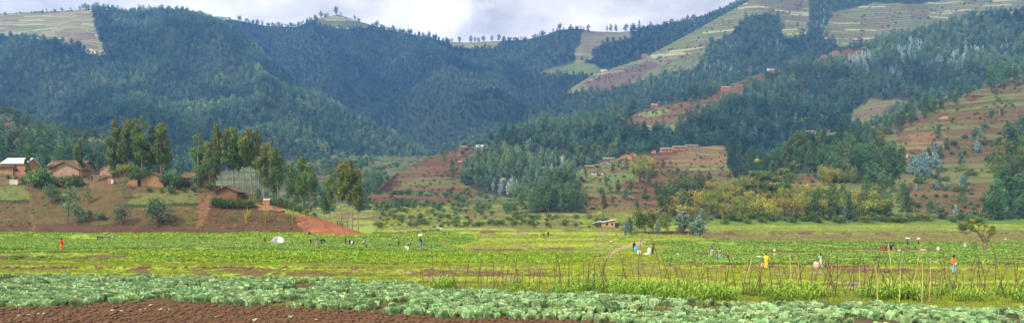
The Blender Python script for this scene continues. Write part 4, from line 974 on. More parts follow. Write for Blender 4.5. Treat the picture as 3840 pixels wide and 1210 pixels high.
spread('I', [(-100, 450), (0, 436), (110, 462), (100, 470), (-80, 470)], 7, 30, KBR, 8, (8, 13), 'broadleaf_tree', 'round-crowned tree on the near ridge at the left border', 'tree', 'round trees on the near left ridge', 1.2, 25)
spread('G', [(3400, 700), (3480, 560), (3560, 470), (3700, 400), (3760, 430), (3740, 540), (3640, 660), (3600, 830), (3420, 830)], 24, 40, KM + KSV[:1] + KBR[:1] + KBY[:1], 12, (4, 9), 'terrace_tree', 'small tree on a terrace of the brown right hill', 'tree', 'small trees on the right hill terraces', 1.2, 41)
spread('F', [(2240, 780), (2260, 700), (2430, 690), (2620, 650), (2640, 740), (2560, 800), (2300, 800)], 22, 30, KM + KBR + KSD, 9, (3, 8), 'slope_tree', 'green tree at the edge of a red plot under the village', 'tree', 'trees between the red plots', 1.2, 42)
spread('E', [(2340, 490), (2400, 430), (2560, 400), (2700, 340), (2720, 360), (2600, 440), (2560, 500)], 18, 20, KM + KBR[:1] + KSH, 9, (4, 10), 'plot_tree', 'tree beside the upper red field', 'tree', 'trees beside the upper red field', 1.1, 43)
# valley floor bushes and trees
spread('g', [(1400, 858), (1430, 800), (1560, 785), (2000, 800), (2230, 820), (2340, 850), (2220, 858), (1900, 852), (1500, 856)], 150, 5, KSH + KSB + KSH, 2.4, (1.0, 3.0), 'valley_bush', 'rounded bush on the valley floor before the red spur', 'bush', 'bushes dotted over the valley floor', 1.15, 26)
spread('g', [(1430, 790), (1440, 755), (1700, 752), (1960, 765), (1980, 790), (1600, 780)], 30, 20, KSH + KSD + KSB, 2.4, (1.5, 3.6), 'valley_bush', 'bush at the foot of the red spur', 'bush', 'bushes at the foot of the red spur', 1.15, 27)
spread('g', [(1080, 760), (1090, 640), (1200, 620), (1400, 640), (1430, 700), (1400, 790), (1300, 800)], 60, 17, KM + KSD + KSH + KBR[:1], 9, (2.5, 8), 'valley_tree', 'tree on the green terraces behind the knoll', 'tree', 'trees on the green terraces', 1.1, 28)
spread('g', [(1370, 745), (1375, 700), (1432, 700), (1428, 748)], 9, 14, KM, 14, (13, 18), 'eucalyptus_tree', 'dark tree in the clump left of the red spur', 'tree', 'clump left of the red spur', 1.1, 29)
# saplings on the dug bank in the meadow
for x, y, yt, k, lb in [(2345, 888, 828, KY[0], 'leftmost bushy grey-green sapling on the dug bank'), (2362, 880, 812, KY[2], 'grey-green sapling second from the left on the dug bank'), (2392, 872, 782, KO[0], 'rusty-topped eucalyptus left in the little grove on the meadow'), (2405, 876, 808, KO[1], 'slender eucalyptus next to the rusty-topped one on the dug bank'), (2418, 874, 850, KY[1], 'smallest grey sapling on the dug bank'), (2438, 876, 784, KO[2], 'rusty eucalyptus with bare orange stem on the dug bank'), (2452, 874, 825, KY[3], 'thin low sapling between two slender stems on the dug bank'), (2467, 880, 829, KY[0], 'neat oval silver sapling on the dug bank'), (2497, 876, 798, KO[0], 'slender light-leaved eucalyptus right of the oval sapling'), (2500, 878, 850, KY[1], 'short sapling at the foot of a slender eucalyptus'), (2549, 874, 840, KY[2], 'umbrella-shaped young tree on the dug bank'), (2565, 872, 785, KO[2], 'tall slim eucalyptus behind the big silver pair'), (2600, 888, 815, KY[0], 'left half of the big silver-green pair at the end of the bank'), (2622, 891, 812, KY[2], 'right half of the big silver-green pair at the end of the bank'), (2373, 882, 850, KY[3], 'low sapling between the left saplings of the bank'), (2264, 826, 796, KY[1], 'dark sapling behind the small brick house in the meadow'), (2632, 838, 780, KY[0], 'blue-green sapling before the bamboo at the left'), (3160, 828, 765, KY[2], 'tall blue-green sapling at the right end of the bamboo')]:
    if any(w_ in lb for w_ in ('silver', 'blue-green', 'grey-green')): k = KSG[int(x) % 3]
    nm = 'g' if y > 845 else ('G' if x > 2500 else 'g')
    on(nm, x, y, yt, k, 6.0 if (k in KY or k in KSG) else 9, 'young_tree', lb, 'young tree', 'young trees on the dug bank', 1.25 if 'pair' not in lb else 1.7)
on('g', 3614, 872, 833, KSD[0], 2.4, 'dark_shrub', 'tall dark rounded shrub left of the pollarded tree', 'bush', None, .9)
# a yellow-flowering tree
e = on('F', 2838, 640, 596, KBR[0], 8, 'flowering_tree', 'tree with a bright yellow flowering top above the brick house', 'tree', None, .8)
fl = MB(); leafcloud(fl, [[0, 0, 6.6, 2.2, 2.2, 1.6]], 260, .8, .8, 0, rs, 0, .5); link('blossom', fl.mesh('blossom', [M['yellow_flower']]), e)
# trees on the far skyline
SKY = [('A', 20, 14), ('A', 60, 10), ('A', 75, 12), ('A', 118, 8), ('A', 160, 12), ('A', 175, 14), ('A', 205, 16), ('A', 232, 20), ('A', 262, 16), ('A', 300, 14), ('A', 330, 14), ('B', 1204, 30), ('B', 1217, 22), ('B', 1230, 18), ('B', 1262, 30), ('B', 1278, 12), ('B', 1330, 20), ('B', 1345, 22), ('B', 1397, 18), ('B', 1415, 26), ('B', 1440, 14), ('B', 1472, 26), ('B', 1484, 14), ('B', 1509, 22), ('B', 1535, 24), ('B', 1570, 14), ('B', 1608, 24), ('B', 1625, 18), ('B', 1684, 26), ('B', 1695, 22), ('B', 1722, 24), ('B', 1766, 24), ('B', 1780, 26), ('B', 1795, 26), ('B', 1814, 30), ('B', 1845, 22), ('B', 1868, 22), ('B', 1908, 18), ('B', 1935, 24), ('B', 1965, 20), ('B', 2006, 20), ('B', 2032, 22), ('B', 2100, 28), ('B', 2140, 30), ('B', 2165, 22), ('B', 2205, 30), ('B', 2276, 24), ('B', 2290, 26), ('B', 2312, 34), ('B', 2345, 42), ('B', 2371, 36), ('B', 2397, 34), ('B', 2440, 24), ('B', 2465, 18), ('B', 2493, 34), ('B', 2518, 36), ('B', 2556, 24), ('B', 2580, 26), ('B', 2603, 28), ('B', 2645, 32), ('B', 2668, 30), ('B', 2694, 22), ('B', 2715, 28), ('B', 2757, 30)]
KF = [both(tree_mid(340 + i, 14, 3.6, 200, 1.5, .2), 'ridge_tree', M['bark'], M['forest_dark']) for i in range(4)]
for i, (nm, x, hp) in enumerate(SKY):
    L = LAYERS[nm]; X, d, z, cl, col, te = L_full(L, np.array([float(x)]), np.array([.995]))
    o = link('ridge_tree', KF[i % 4], None, (X[0], d[0], z[0] - .5), i * 1.3, hp * d[0] / F / 13 * 1.05)
    o.scale = (o.scale[0] * (1 + .5 * math.sin(i * 2.3)), o.scale[1] * 1.1, o.scale[2] * (.85 + .25 * math.sin(i * 5.1)))
    tag(o, 'single dark tree on the skyline of the left mountain' if nm == 'A' else ('single tree on the skyline left of the bright cloud' if x < 1640 else 'single tree on the skyline right of the bright cloud'), 'tree', {'A': 'trees on the left skyline', 'B': 'trees on the skyline left of the cloud' if x < 1640 else 'trees on the skyline right of the cloud'}[nm])

# ------------------------------------------------------------------ cabbages, maize, crops
def world_jitter(x0, x1, d0, d1, g, seed, cull=True):
    q = np.random.RandomState(seed); gx, gd = np.meshgrid(np.arange(x0, x1, g), np.arange(d0 * K, d1 * K, g))
    px = (gx + (q.rand(*gx.shape) - .5) * g * .8).ravel(); pd = (gd + (q.rand(*gx.shape) - .5) * g * .8).ravel()
    u = CX + F * px / pd; k = (u > -260) & (u < np.where(pd > 500 * K, 2500, 4100)); px, pd, u = px[k], pd[k], u[k]
    z = ground_z(u, pd); y = YH - F * (z - HC) / pd
    return px, pd, z, u, y, q
px, pd, z, u, y, q = world_jitter(-60, 60, 50, 100, .60, 31)
nz = fbm(px / 2.2, pd / 2.2, 3)
k = (y > up_border(u) - 3) & (y < low_border(u) - 4) & (nz < .62) & (y < 1240)
k &= ~((u > 540) & (u < 660) & (y > 1116))
# sunken bare run between the two cabbage beds on the left
k &= ~((np.abs(y - (1063 + 6 * np.sin(u / 90))) < 3.5) & (u < 700) & (nz > .45))
px, pd, z, u, y = px[k], pd[k], z[k], u[k], y[k]
cabs = [cabbage(500 + i) for i in range(6)]
cab_parts = [(a.mesh('cabbage_leaves', [M['cab']]), b.mesh('cabbage_head', [M['cabhead']])) for a, b in cabs]
def cab_both(a, b, head=True):
    mb = MB(); mb.merge(a, 0)
    if head: mb.merge(b, 1)
    return mb.mesh('cabbage_plant', [M['cab'], M['cabhead']])
cab_whole = [cab_both(a, b, i % 3 == 0) for i, (a, b) in enumerate(cabs)]
inv = np.where((u > 0) & (u < 3840) & (y < 1210))[0]; inv = inv[np.argsort(pd[inv])][:300]
isn = np.zeros(len(px), bool); isn[inv] = True
q = np.random.RandomState(5); ncab = len(px)
for i in inv:
    a, b = cab_parts[q.randint(6)]; s = .74 + .36 * q.rand()
    o = link('cabbage', a, None, (px[i], pd[i], z[i] - .02), q.rand() * 6.28, s)
    tag(o, 'loose-leaved cabbage in the front rows of the cabbage bed' if q.rand() < 2 else '', 'cabbage', 'cabbages in the front rows of the bed')
    link('head', b, o)
r = ~isn
scatter('cabbage_bed', np.stack([px, pd, z - .02], 1)[r], q.rand(r.sum()) * 6.28, .72 + .42 * q.rand(r.sum()), q.randint(0, 6, r.sum()), cab_whole, 'grey-green cabbages covering the bed behind the front rows', 'cabbages')
# torn leaves lying on the bare soil
lm = MB(); lm.merge(cabs[0][0]); 
for i, (x, yy) in enumerate([(362, 1166), (415, 1165), (452, 1166), (155, 1178), (542, 1162), (598, 1160), (630, 1161), (1093, 1188), (1180, 1202), (815, 1188), (575, 1145), (100, 1182), (960, 1200)]):
    X, d, zz = hit('g', x, yy)
    b = MB(); qq = np.random.RandomState(i); t = np.linspace(0, 1, 5)
    for kf in range(2 + i % 2):
        a = qq.rand() * 6.28; ox, oy = qq.normal(0, .08, 2)
        P = np.array([[ox + math.cos(a) * v * .3 - math.sin(a) * w * .11 * math.sin(PI * (v * .8 + .1)), oy + math.sin(a) * v * .3 + math.cos(a) * w * .11, .03 + .07 * math.sin(3 * v + w)] for v in t for w in (-1, 0, 1)])
        b.add(P, [[r_*3+c_, r_*3+c_+1, (r_+1)*3+c_+1, (r_+1)*3+c_] for r_ in range(4) for c_ in range(2)], 0, .8, True)
    o = link('fallen_leaf', b.mesh('fallen_leaf', [M['cab']]), None, (X, d, zz + .01), i * 1.1, .75); tag(o, 'torn cabbage leaf lying on the bare brown soil', 'leaf', 'cabbage leaves dropped on the soil')
# maize behind the cabbages
px, pd, z, u, y, q = world_jitter(-20, 60, 66, 92, .36, 33)
nz = fbm(px / 1.6 + 3, pd / 1.6, 3)
k = (u > 1570) & (y > np.interp(u, [1570, 2300, 2700, 3900], [1072, 1076, 1098, 1104])) & (y < up_border(u) + 6) & (nz < np.interp(u, [1570, 1800, 2600, 4100], [.42, .50, .52, .54]))
px, pd, z, u, y, nz = px[k], pd[k], z[k], u[k], y[k], nz[k]
mz = [maize(600 + i, 1.0 + .12 * (i % 3)) for i in range(5)]
mz_parts = [(a.mesh('maize_stalk', [M['maize']]), b.mesh('maize_leaves', [M['maize']])) for a, b in mz]
mz_whole = [both((a, b), 'maize_plant', M['maize'], M['maize']) for a, b in mz]
inv = np.where((u > 0) & (u < 3840))[0]; inv = inv[np.argsort(pd[inv] - .0 * nz[inv])][:300]
isn = np.zeros(len(px), bool); isn[inv] = True; nmz = len(px)
msc = (.45 + .4 * q.rand(len(px))) * np.where(nz < .38, 1.35, 1.0)
for i in inv:
    a, b = mz_parts[q.randint(5)]
    o = link('maize_plant', a, None, (px[i], pd[i], z[i]), q.rand() * 6.28, msc[i]); link('leaves', b, o)
    tag(o, 'young maize plant among the stakes at the edge of the cabbages', 'maize plant', 'maize plants at the edge of the cabbages')
r = ~isn
if r.sum(): scatter('maize_rows', np.stack([px, pd, z], 1)[r], q.rand(r.sum()) * 6.28, msc[r], q.randint(0, 5, r.sum()), mz_whole, 'young maize growing behind the front plants along the bank', 'maize')
# low crops, grass
P_all = []
tb = [tuft(700 + i, .45, .22, 34, .12).mesh('bean_plant', [M['bean']]) for i in range(3)] + [tuft(705 + i, .45, .24, 34, .12).mesh('crop_plant', [M['crop']]) for i in range(3)] + [blades(710 + i, .3, .20, 34).mesh('grass_tuft', [M['grass']]) for i in range(3)] + [blades(714 + i, .35, .26, 34).mesh('dry_tuft', [M['drygrass']]) for i in range(2)] + [reed(718, .55, 16).mesh('leafy_crop', [M['maize']])]
CPx = {'pts': [], 'idx': [], 'sc': []}
GPx = {'pts': [], 'idx': [], 'sc': []}
for d0, d1, g, sm in ((56, 110, .36, .9), (110, 170, .47, .9), (170, 260, .68, 1.05), (260, 460, 1.1, 1.5), (460, 800, 2.0, 3.0)):
    px, pd, z, u, y, q = world_jitter(-.52 * d1, .52 * d1, d0, d1, g, int(40 + d0))
    cls, col, te = field_cover(u, y, px, pd)
    n = len(px); r = q.rand(n)
    hs = np.interp(u, UG, SIL['H']); hid = (pd > 300 * K) & (u < 1400)
    cl_c = np.isin(cls, (4, 5)) & ~hid & (fbm(px / 5, pd / 12, 3) < .68)
    idx = np.where(cls == 4, q.randint(0, 3, n), 3 + q.randint(0, 3, n)); idx = np.where((cls == 5) & (r < .25), 11, idx)
    CPx['pts'].append(np.stack([px, pd, z], 1)[cl_c]); CPx['idx'].append(idx[cl_c]); CPx['sc'].append((sm * (.6 + .7 * q.rand(n)))[cl_c])
    cg = (np.isin(cls, (3, 6, 8)) | ((cls == 1) & (r < .25)) | ((cls == 2) & (r < .2))) & ~hid & (q.rand(n) < np.where(cls == 6, .8, .7))
    idx = np.where(cls == 6, 9 + q.randint(0, 2, n), 6 + q.randint(0, 3, n)); idx = np.where((cls == 3) & (r < .2), 9, idx)
    GPx['pts'].append(np.stack([px, pd, z], 1)[cg]); GPx['idx'].append(idx[cg]); GPx['sc'].append((sm * (.4 + .7 * q.rand(n)))[cg])
for nm_, D_, lb, ct in (('crop_plants', CPx, 'low green bean and vegetable crops covering the valley fields', 'crops'), ('grass', GPx, 'short green and dry grass on the banks and meadow', 'grass')):
    pts = np.concatenate(D_['pts']); n = len(pts); cnt[nm_] = n
    scatter(nm_, pts, rs.rand(n) * 6.28, np.concatenate(D_['sc']), np.concatenate(D_['idx']), tb, lb, ct)
# crumbs of soil
cl_m = []
for i in range(3):
    b = MB(); b.ell((0, 0, 0), (1, .8, .6), 7, 5, 0, .5, .5, i); cl_m.append(b.mesh('clod', [M['clod']]))
q = np.random.RandomState(77); n = 26000
uu = q.uniform(-200, 4000, n); dd = q.uniform(47, 66, n) * K; zz = ground_z(uu, dd); yy = YH - F * (zz - HC) / dd
k = (yy > low_border(uu) - 10); uu, dd, zz = uu[k], dd[k], zz[k]
scatter('soil_clods', np.stack([(uu - CX) / F * dd, dd, zz + .01], 1), q.rand(len(uu)) * 6.28, .012 + .17 * q.rand(len(uu)) ** 4, q.randint(0, 3, len(uu)), cl_m, 'broken brown clods of the dug field in the foreground', 'soil')
# heaps of dug soil and turf on the meadow
cl2 = []
for i in range(3):
    b = MB(); b.ell((0, 0, 0), (1, .8, .55), 8, 6, 0, .5, .6, 10 + i); cl2.append(b.mesh('turf_heap', [M['tuftsoil']]))
HP = []; q = np.random.RandomState(78)
for (x0, x1, y0, y1, n) in ((2420, 2720, 866, 880, 240), (2720, 3840, 872, 902, 620), (1400, 1640, 862, 873, 160), (1990, 2200, 880, 884, 60), (1560, 2150, 932, 945, 260), (2270, 2340, 894, 898, 60), (2480, 3300, 996, 1012, 300), (3150, 3720, 1008, 1024, 200), (0, 1500, 1000, 1008, 320), (600, 1000, 895, 905, 60), (200, 900, 932, 942, 160)):
    for _ in range(n):
        x = q.uniform(x0, x1); yv = y0 + (y1 - y0) * q.rand()
        if x0 == 1400: yv = 876 - (x - 1440) * .07 + q.normal(0, 1.0)
        if fbm(np.array([x / 30.]), np.array([yv / 4.]), 2)[0] < .47: continue
        HP.append((x, yv))
hp = np.array([hit('g', a, b) for a, b in HP])
scatter('turf_heaps', hp + [0, 0, .02], q.rand(len(hp)) * 6.28, (.08 + .22 * q.rand(len(hp)) ** 2) * np.interp(hp[:, 1] / K, [90, 400], [.8, 2.2]), q.randint(0, 3, len(hp)), cl2, 'crumbled heaps of dug soil and turf along the meadow banks', 'soil heaps')
# weeds and bushes along the lips of the hill terraces, tufts over the knoll
def weeds(nm, g, seed, name, label, size, frac=.8, mind=0.25):
    L = LAYERS[nm]; q = np.random.RandomState(seed); X_ = L['tab'][2]
    gx, gd = np.meshgrid(np.arange(max(X_.min(), -1600), min(X_.max(), 1600), g), np.arange(L['bd'].min(), L['rd'].max(), g))
    px = (gx + (q.rand(*gx.shape) - .5) * g).ravel(); pd = (gd + (q.rand(*gx.shape) - .5) * g).ravel(); u = CX + F * px / pd
    bd = np.interp(u, L['x'], L['bd']); rd = np.interp(u, L['x'], L['rd']); s_ = (pd - bd) / (rd - bd + 1e-6)
    k = (u > -100) & (u < 3940) & (u > L['ur'][0]) & (u < L['ur'][1]) & (s_ > 0) & (s_ < 1); u, s_ = u[k], s_[k]
    Xr, dr, zr, _ = L_raw(L, u, s_); wob = fbm(Xr / 80, dr / 80, 2) * 2.0; fr = (zr / 4.5 + wob) % 1.0
    X, d, z, cl, col, te = L_full(L, u, s_); yp = YH - F * (z - HC) / d
    nz_ = fbm(X / 18 + 3, d / 18, 3)
    k = (cl == 0) & (te > mind) & (((fr > .6) & (q.rand(len(u)) < frac) & (fbm(X / 14, d / 14, 3) > .47)) | ((nz_ > .62) & (q.rand(len(u)) < .35))) & (yp - 10 < nearer_sil(nm, u))
    if mind < 0: k = (cl == 0) & (nz_ > .40) & (q.rand(len(u)) < frac)
    n = int(k.sum()); q2 = q.randint(0, 4, n)
    scatter(name, np.stack([X, d, z - .05], 1)[k], q.rand(n) * 6.28, size * (.35 + 1.3 * q.rand(n) ** 2), q2, WD, label, 'weeds', (q.rand(n) - .5) * .8)
    return n
WD = [shrub(800 + i, 1.0, .9, 70, .34) for i in range(4)]
WD = [both(a, 'weed', M['bark'], M[('shrub', 'euc_dark', 'shrub', 'euc_dark')[i]]) for i, a in enumerate(WD)]
cnt['wG'] = weeds('G', 2.6, 61, 'terrace_weeds', 'weeds and low bushes along the terrace edges of the right hill', 1.1)
cnt['wF'] = weeds('F', 2.6, 62, 'terrace_weeds', 'weeds and low bushes in the red fields under the hill village', 1.1)
cnt['wE'] = weeds('E', 3.6, 63, 'terrace_weeds', 'weeds and low bushes along the terrace edges of the red spur', 1.3)
cnt['wD'] = weeds('D', 4.6, 64, 'terrace_weeds', 'dark weeds along the terrace edges of the upper right fields', 2.4, .8)
WD2 = WD
WD = [tuft(810 + i, .5, .3, 30, .14).mesh('slope_tuft', [M[('grass', 'drygrass', 'bean', 'drygrass')[i]]]) for i in range(4)]
cnt['wH'] = weeds('H', 1.15, 65, 'slope_grass', 'dry and green tufts of grass growing over the knoll', .8, .75, -1)
q = np.random.RandomState(66); gx = q.uniform(980, 2000, 3000); gd = q.uniform(640, 1450, 3000) * K; gx = np.where(gd > 1000 * K, q.uniform(960, 1500, 3000), gx)
gz = ground_z(gx, gd); k = fbm(gx / 40, gd / 60, 3) > .5; gx, gd, gz = gx[k], gd[k], gz[k]
scatter('valley_scrub', np.stack([(gx - CX) / F * gd, gd, gz - .1], 1), q.rand(len(gx)) * 6.28, 1.2 + 3.5 * q.rand(len(gx)) ** 2, q.randint(0, 4, len(gx)), WD2, 'dark scrub dotted over the green terraces at the head of the valley', 'scrub')
# brick rubble in front of the cut bank
b = MB(); b.box((0, 0, 0), (1, .5, .35)); brk = b.mesh('clay_lump', [M['wall_orange']])
q = np.random.RandomState(80); rp = []
for _ in range(260):
    x = q.uniform(1112, 1160); yv = q.uniform(812, 872)
    if x < 1112 + (yv - 812) * .35 or x > 1150 + (yv - 812) * .2: continue
    rp.append(hit('H', x, yv))
rp = np.array(rp)
scatter('brick_rubble', rp, q.rand(len(rp)) * 6.28, .15 + .35 * q.rand(len(rp)), np.zeros(len(rp), int), [brk], 'pale clay bricks spilled down the left side of the red earth bank', 'rubble')

# ------------------------------------------------------------------ stakes
STK = [(1562, 1095, 1545, 935, 0), (1600, 1085, 1605, 915, 0)]
q = np.random.RandomState(91)
def stake(x, yb, dx, hp_, pale=False, label=None, group=None, bend=0.0, r=.02):
    X, d, zz = hit('g', x, yb); h = hp_ * d / F; ddx = dx * d / F
    t = np.linspace(0, 1, 7); qd = q.normal(0, .15)
    wob = np.cumsum(q.normal(0, .02, 7)) * h * .35
    pts = np.stack([ddx * t + bend * h * t * (1 - t) * 1.2 + wob * t, qd * h * t, h * t - .15 * (t == 0)], 1)
    b = MB(); rr = r * (1.25 if pale else 1.0); b.tube(pts, np.linspace(rr, rr * .55, 7), 5)
    if not pale and q.rand() < .35:
        p = pts[4]; b.tube([p, p + [q.normal(0, .15) * h, 0, .18 * h]], [rr * .6, rr * .3], 4)
    o = link('stake', b.mesh('stake', [M['stick_pale' if pale else 'stick']]), None, (X, d, zz))
    tag(o, label, 'stake', group)
for i in range(205):
    x = 1555 + 2330 * (i + q.rand()) / 205
    if x > 3900: continue
    if x < 1780 and q.rand() < .35: continue
    yb = np.interp(x, [1550, 2400, 2800, 3840], [1078, 1090, 1104, 1112]) + q.uniform(-18, 14)
    hp_ = q.uniform(55, 175) * (.85 if x < 2400 else 1.0)
    if q.rand() < .1: hp_ *= 1.35
    stake(x, yb, q.normal(0, .24) * hp_, hp_, False, 'thin brown crooked stake stuck upright in the maize', 'brown stakes in the maize', q.normal(0, .14), q.uniform(.018, .031))
for x, yb, dx, hp_, lb in [(2968, 1108, 4, 150, 'leftmost thick peeled stake in the maize'), (2985, 1100, -2, 140, 'thinner peeled stake beside the leftmost thick one'), (3112, 1090, 0, 120, 'pale stake near the woman with the big sack'), (3222, 1100, 4, 102, 'short pale stake right of the big sack'), (3345, 1085, 22, 170, 'leaning peeled stake of the pale group'), (3372, 1134, 4, 136, 'short upright peeled stake in front of the pale group'), (3408, 1125, 18, 210, 'tallest peeled stake of the pale group'), (3456, 1134, 4, 158, 'smooth curved pale stake right of the tallest'), (3483, 1130, -2, 150, 'last pale stake of the group on the right'), (3290, 1136, 10, 140, 'brownish peeled stake left of the pale group'), (2785, 1080, 30, 115, 'silvery bent stake leaning right of the yellow-robed woman')]:
    stake(x, yb, dx, hp_, True, lb, 'peeled pale stakes', 0.05, .022)

# ------------------------------------------------------------------ people
def skin_mesh(name, J, E, rad, sub=1):
    me = bpy.data.meshes.new('tmp'); names = list(J)
    me.from_pydata([J[n] for n in names], [(names.index(a), names.index(b)) for a, b in E], [])
    o = bpy.data.objects.new('tmp', me); COL.objects.link(o)
    md = o.modifiers.new('skin', 'SKIN'); md.branch_smoothing = .4; md.use_smooth_shade = True
    if len(me.skin_vertices) == 0:
        bpy.context.view_layer.objects.active = o; 
    sv = me.skin_vertices[0].data
    for i, n in enumerate(names):
        r = rad[n]; sv[i].radius = (r, r) if not isinstance(r, tuple) else r; sv[i].use_root = (i == 0)
    sd = o.modifiers.new('sub', 'SUBSURF'); sd.levels = sub; sd.render_levels = sub
    dg = bpy.context.evaluated_depsgraph_get(); dg.update()
    out = bpy.data.meshes.new_from_object(o.evaluated_get(dg)); out.name = name
    bpy.data.objects.remove(o); bpy.data.meshes.remove(me)
    return out
def base_pose():
    J = dict(pelvis=(0, 0, .93), waist=(0, 0, 1.08), chest=(0, 0, 1.28), neck=(0, 0.01, 1.43), jaw=(0, -.015, 1.50), head=(0, -.01, 1.58), crown=(0, .0, 1.65))
    for s, n in ((-1, 'l'), (1, 'r')):
        J['sh' + n] = (s * .165, 0, 1.37); J['el' + n] = (s * .23, .03, 1.11); J['wr' + n] = (s * .235, -.04, .88)
        J['hip' + n] = (s * .09, 0, .89); J['kn' + n] = (s * .10, -.015, .50); J['an' + n] = (s * .105, .03, .09); J['to' + n] = (s * .12, -.13, .035)
    return J
def pose(kind):
    J = base_pose()
    def st(**k): J.update(k)
    if kind == 'walk':
        st(knl=(-.09, -.14, .52), anl=(-.09, -.22, .12), tol=(-.1, -.38, .07), knr=(.09, .05, .5), anr=(.09, .30, .16), tor=(.09, .20, .035), ell=(-.22, .12, 1.12), wrl=(-.22, .12, .9), elr=(.22, -.08, 1.13), wrr=(.2, -.24, .98))
    if kind == 'carry':
        st(elr=(.34, -.03, 1.50), wrr=(.17, -.05, 1.66))
    if kind == 'hip':
        st(elr=(.40, .06, 1.14), wrr=(.17, -.03, 1.0), ell=(-.26, -.05, 1.12), wrl=(-.33, -.16, .93))
    if kind == 'hold':
        st(ell=(-.24, -.06, 1.12), wrl=(-.28, -.26, 1.0), elr=(.22, -.04, 1.1), wrr=(.1, -.24, 1.02))
    if kind == 'bend':
        st(pelvis=(0, .12, .88), waist=(0, -.02, .96), chest=(0, -.22, 1.0), neck=(0, -.38, .98), jaw=(0, -.46, .93), head=(0, -.52, .88), crown=(0, -.57, .84))
        for s, n in ((-1, 'l'), (1, 'r')):
            J['sh' + n] = (s * .165, -.33, .97); J['el' + n] = (s * .19, -.38, .70); J['wr' + n] = (s * .13, -.46, .47); J['hip' + n] = (s * .09, .1, .84); J['kn' + n] = (s * .11, .02, .47)
    if kind == 'crouch':
        st(pelvis=(0, .14, .25), waist=(0, .08, .38), chest=(0, -.02, .56), neck=(0, -.07, .70), jaw=(0, -.10, .77), head=(0, -.11, .85), crown=(0, -.11, .92))
        for s, n in ((-1, 'l'), (1, 'r')):
            J['sh' + n] = (s * .165, -.05, .65); J['el' + n] = (s * .24, -.22, .48); J['wr' + n] = (s * .15, -.38, .36); J['hip' + n] = (s * .1, .1, .25); J['kn' + n] = (s * .17, -.22, .47); J['an' + n] = (s * .14, -.10, .09); J['to' + n] = (s * .16, -.26, .035)
    return J
BODY_E = [('pelvis', 'waist'), ('waist', 'chest'), ('chest', 'neck'), ('neck', 'jaw'), ('jaw', 'head'), ('head', 'crown')]
for n in 'lr': BODY_E += [('chest', 'sh' + n), ('sh' + n, 'el' + n), ('el' + n, 'wr' + n), ('pelvis', 'hip' + n), ('hip' + n, 'kn' + n), ('kn' + n, 'an' + n), ('an' + n, 'to' + n)]
RAD = dict(pelvis=.115, waist=.10, chest=.125, neck=.05, jaw=.065, head=.088, crown=.062)
for n in 'lr': RAD.update({'sh' + n: .06, 'el' + n: .04, 'wr' + n: .028, 'hip' + n: .085, 'kn' + n: .055, 'an' + n: .036, 'to' + n: .028})
POSES = {}
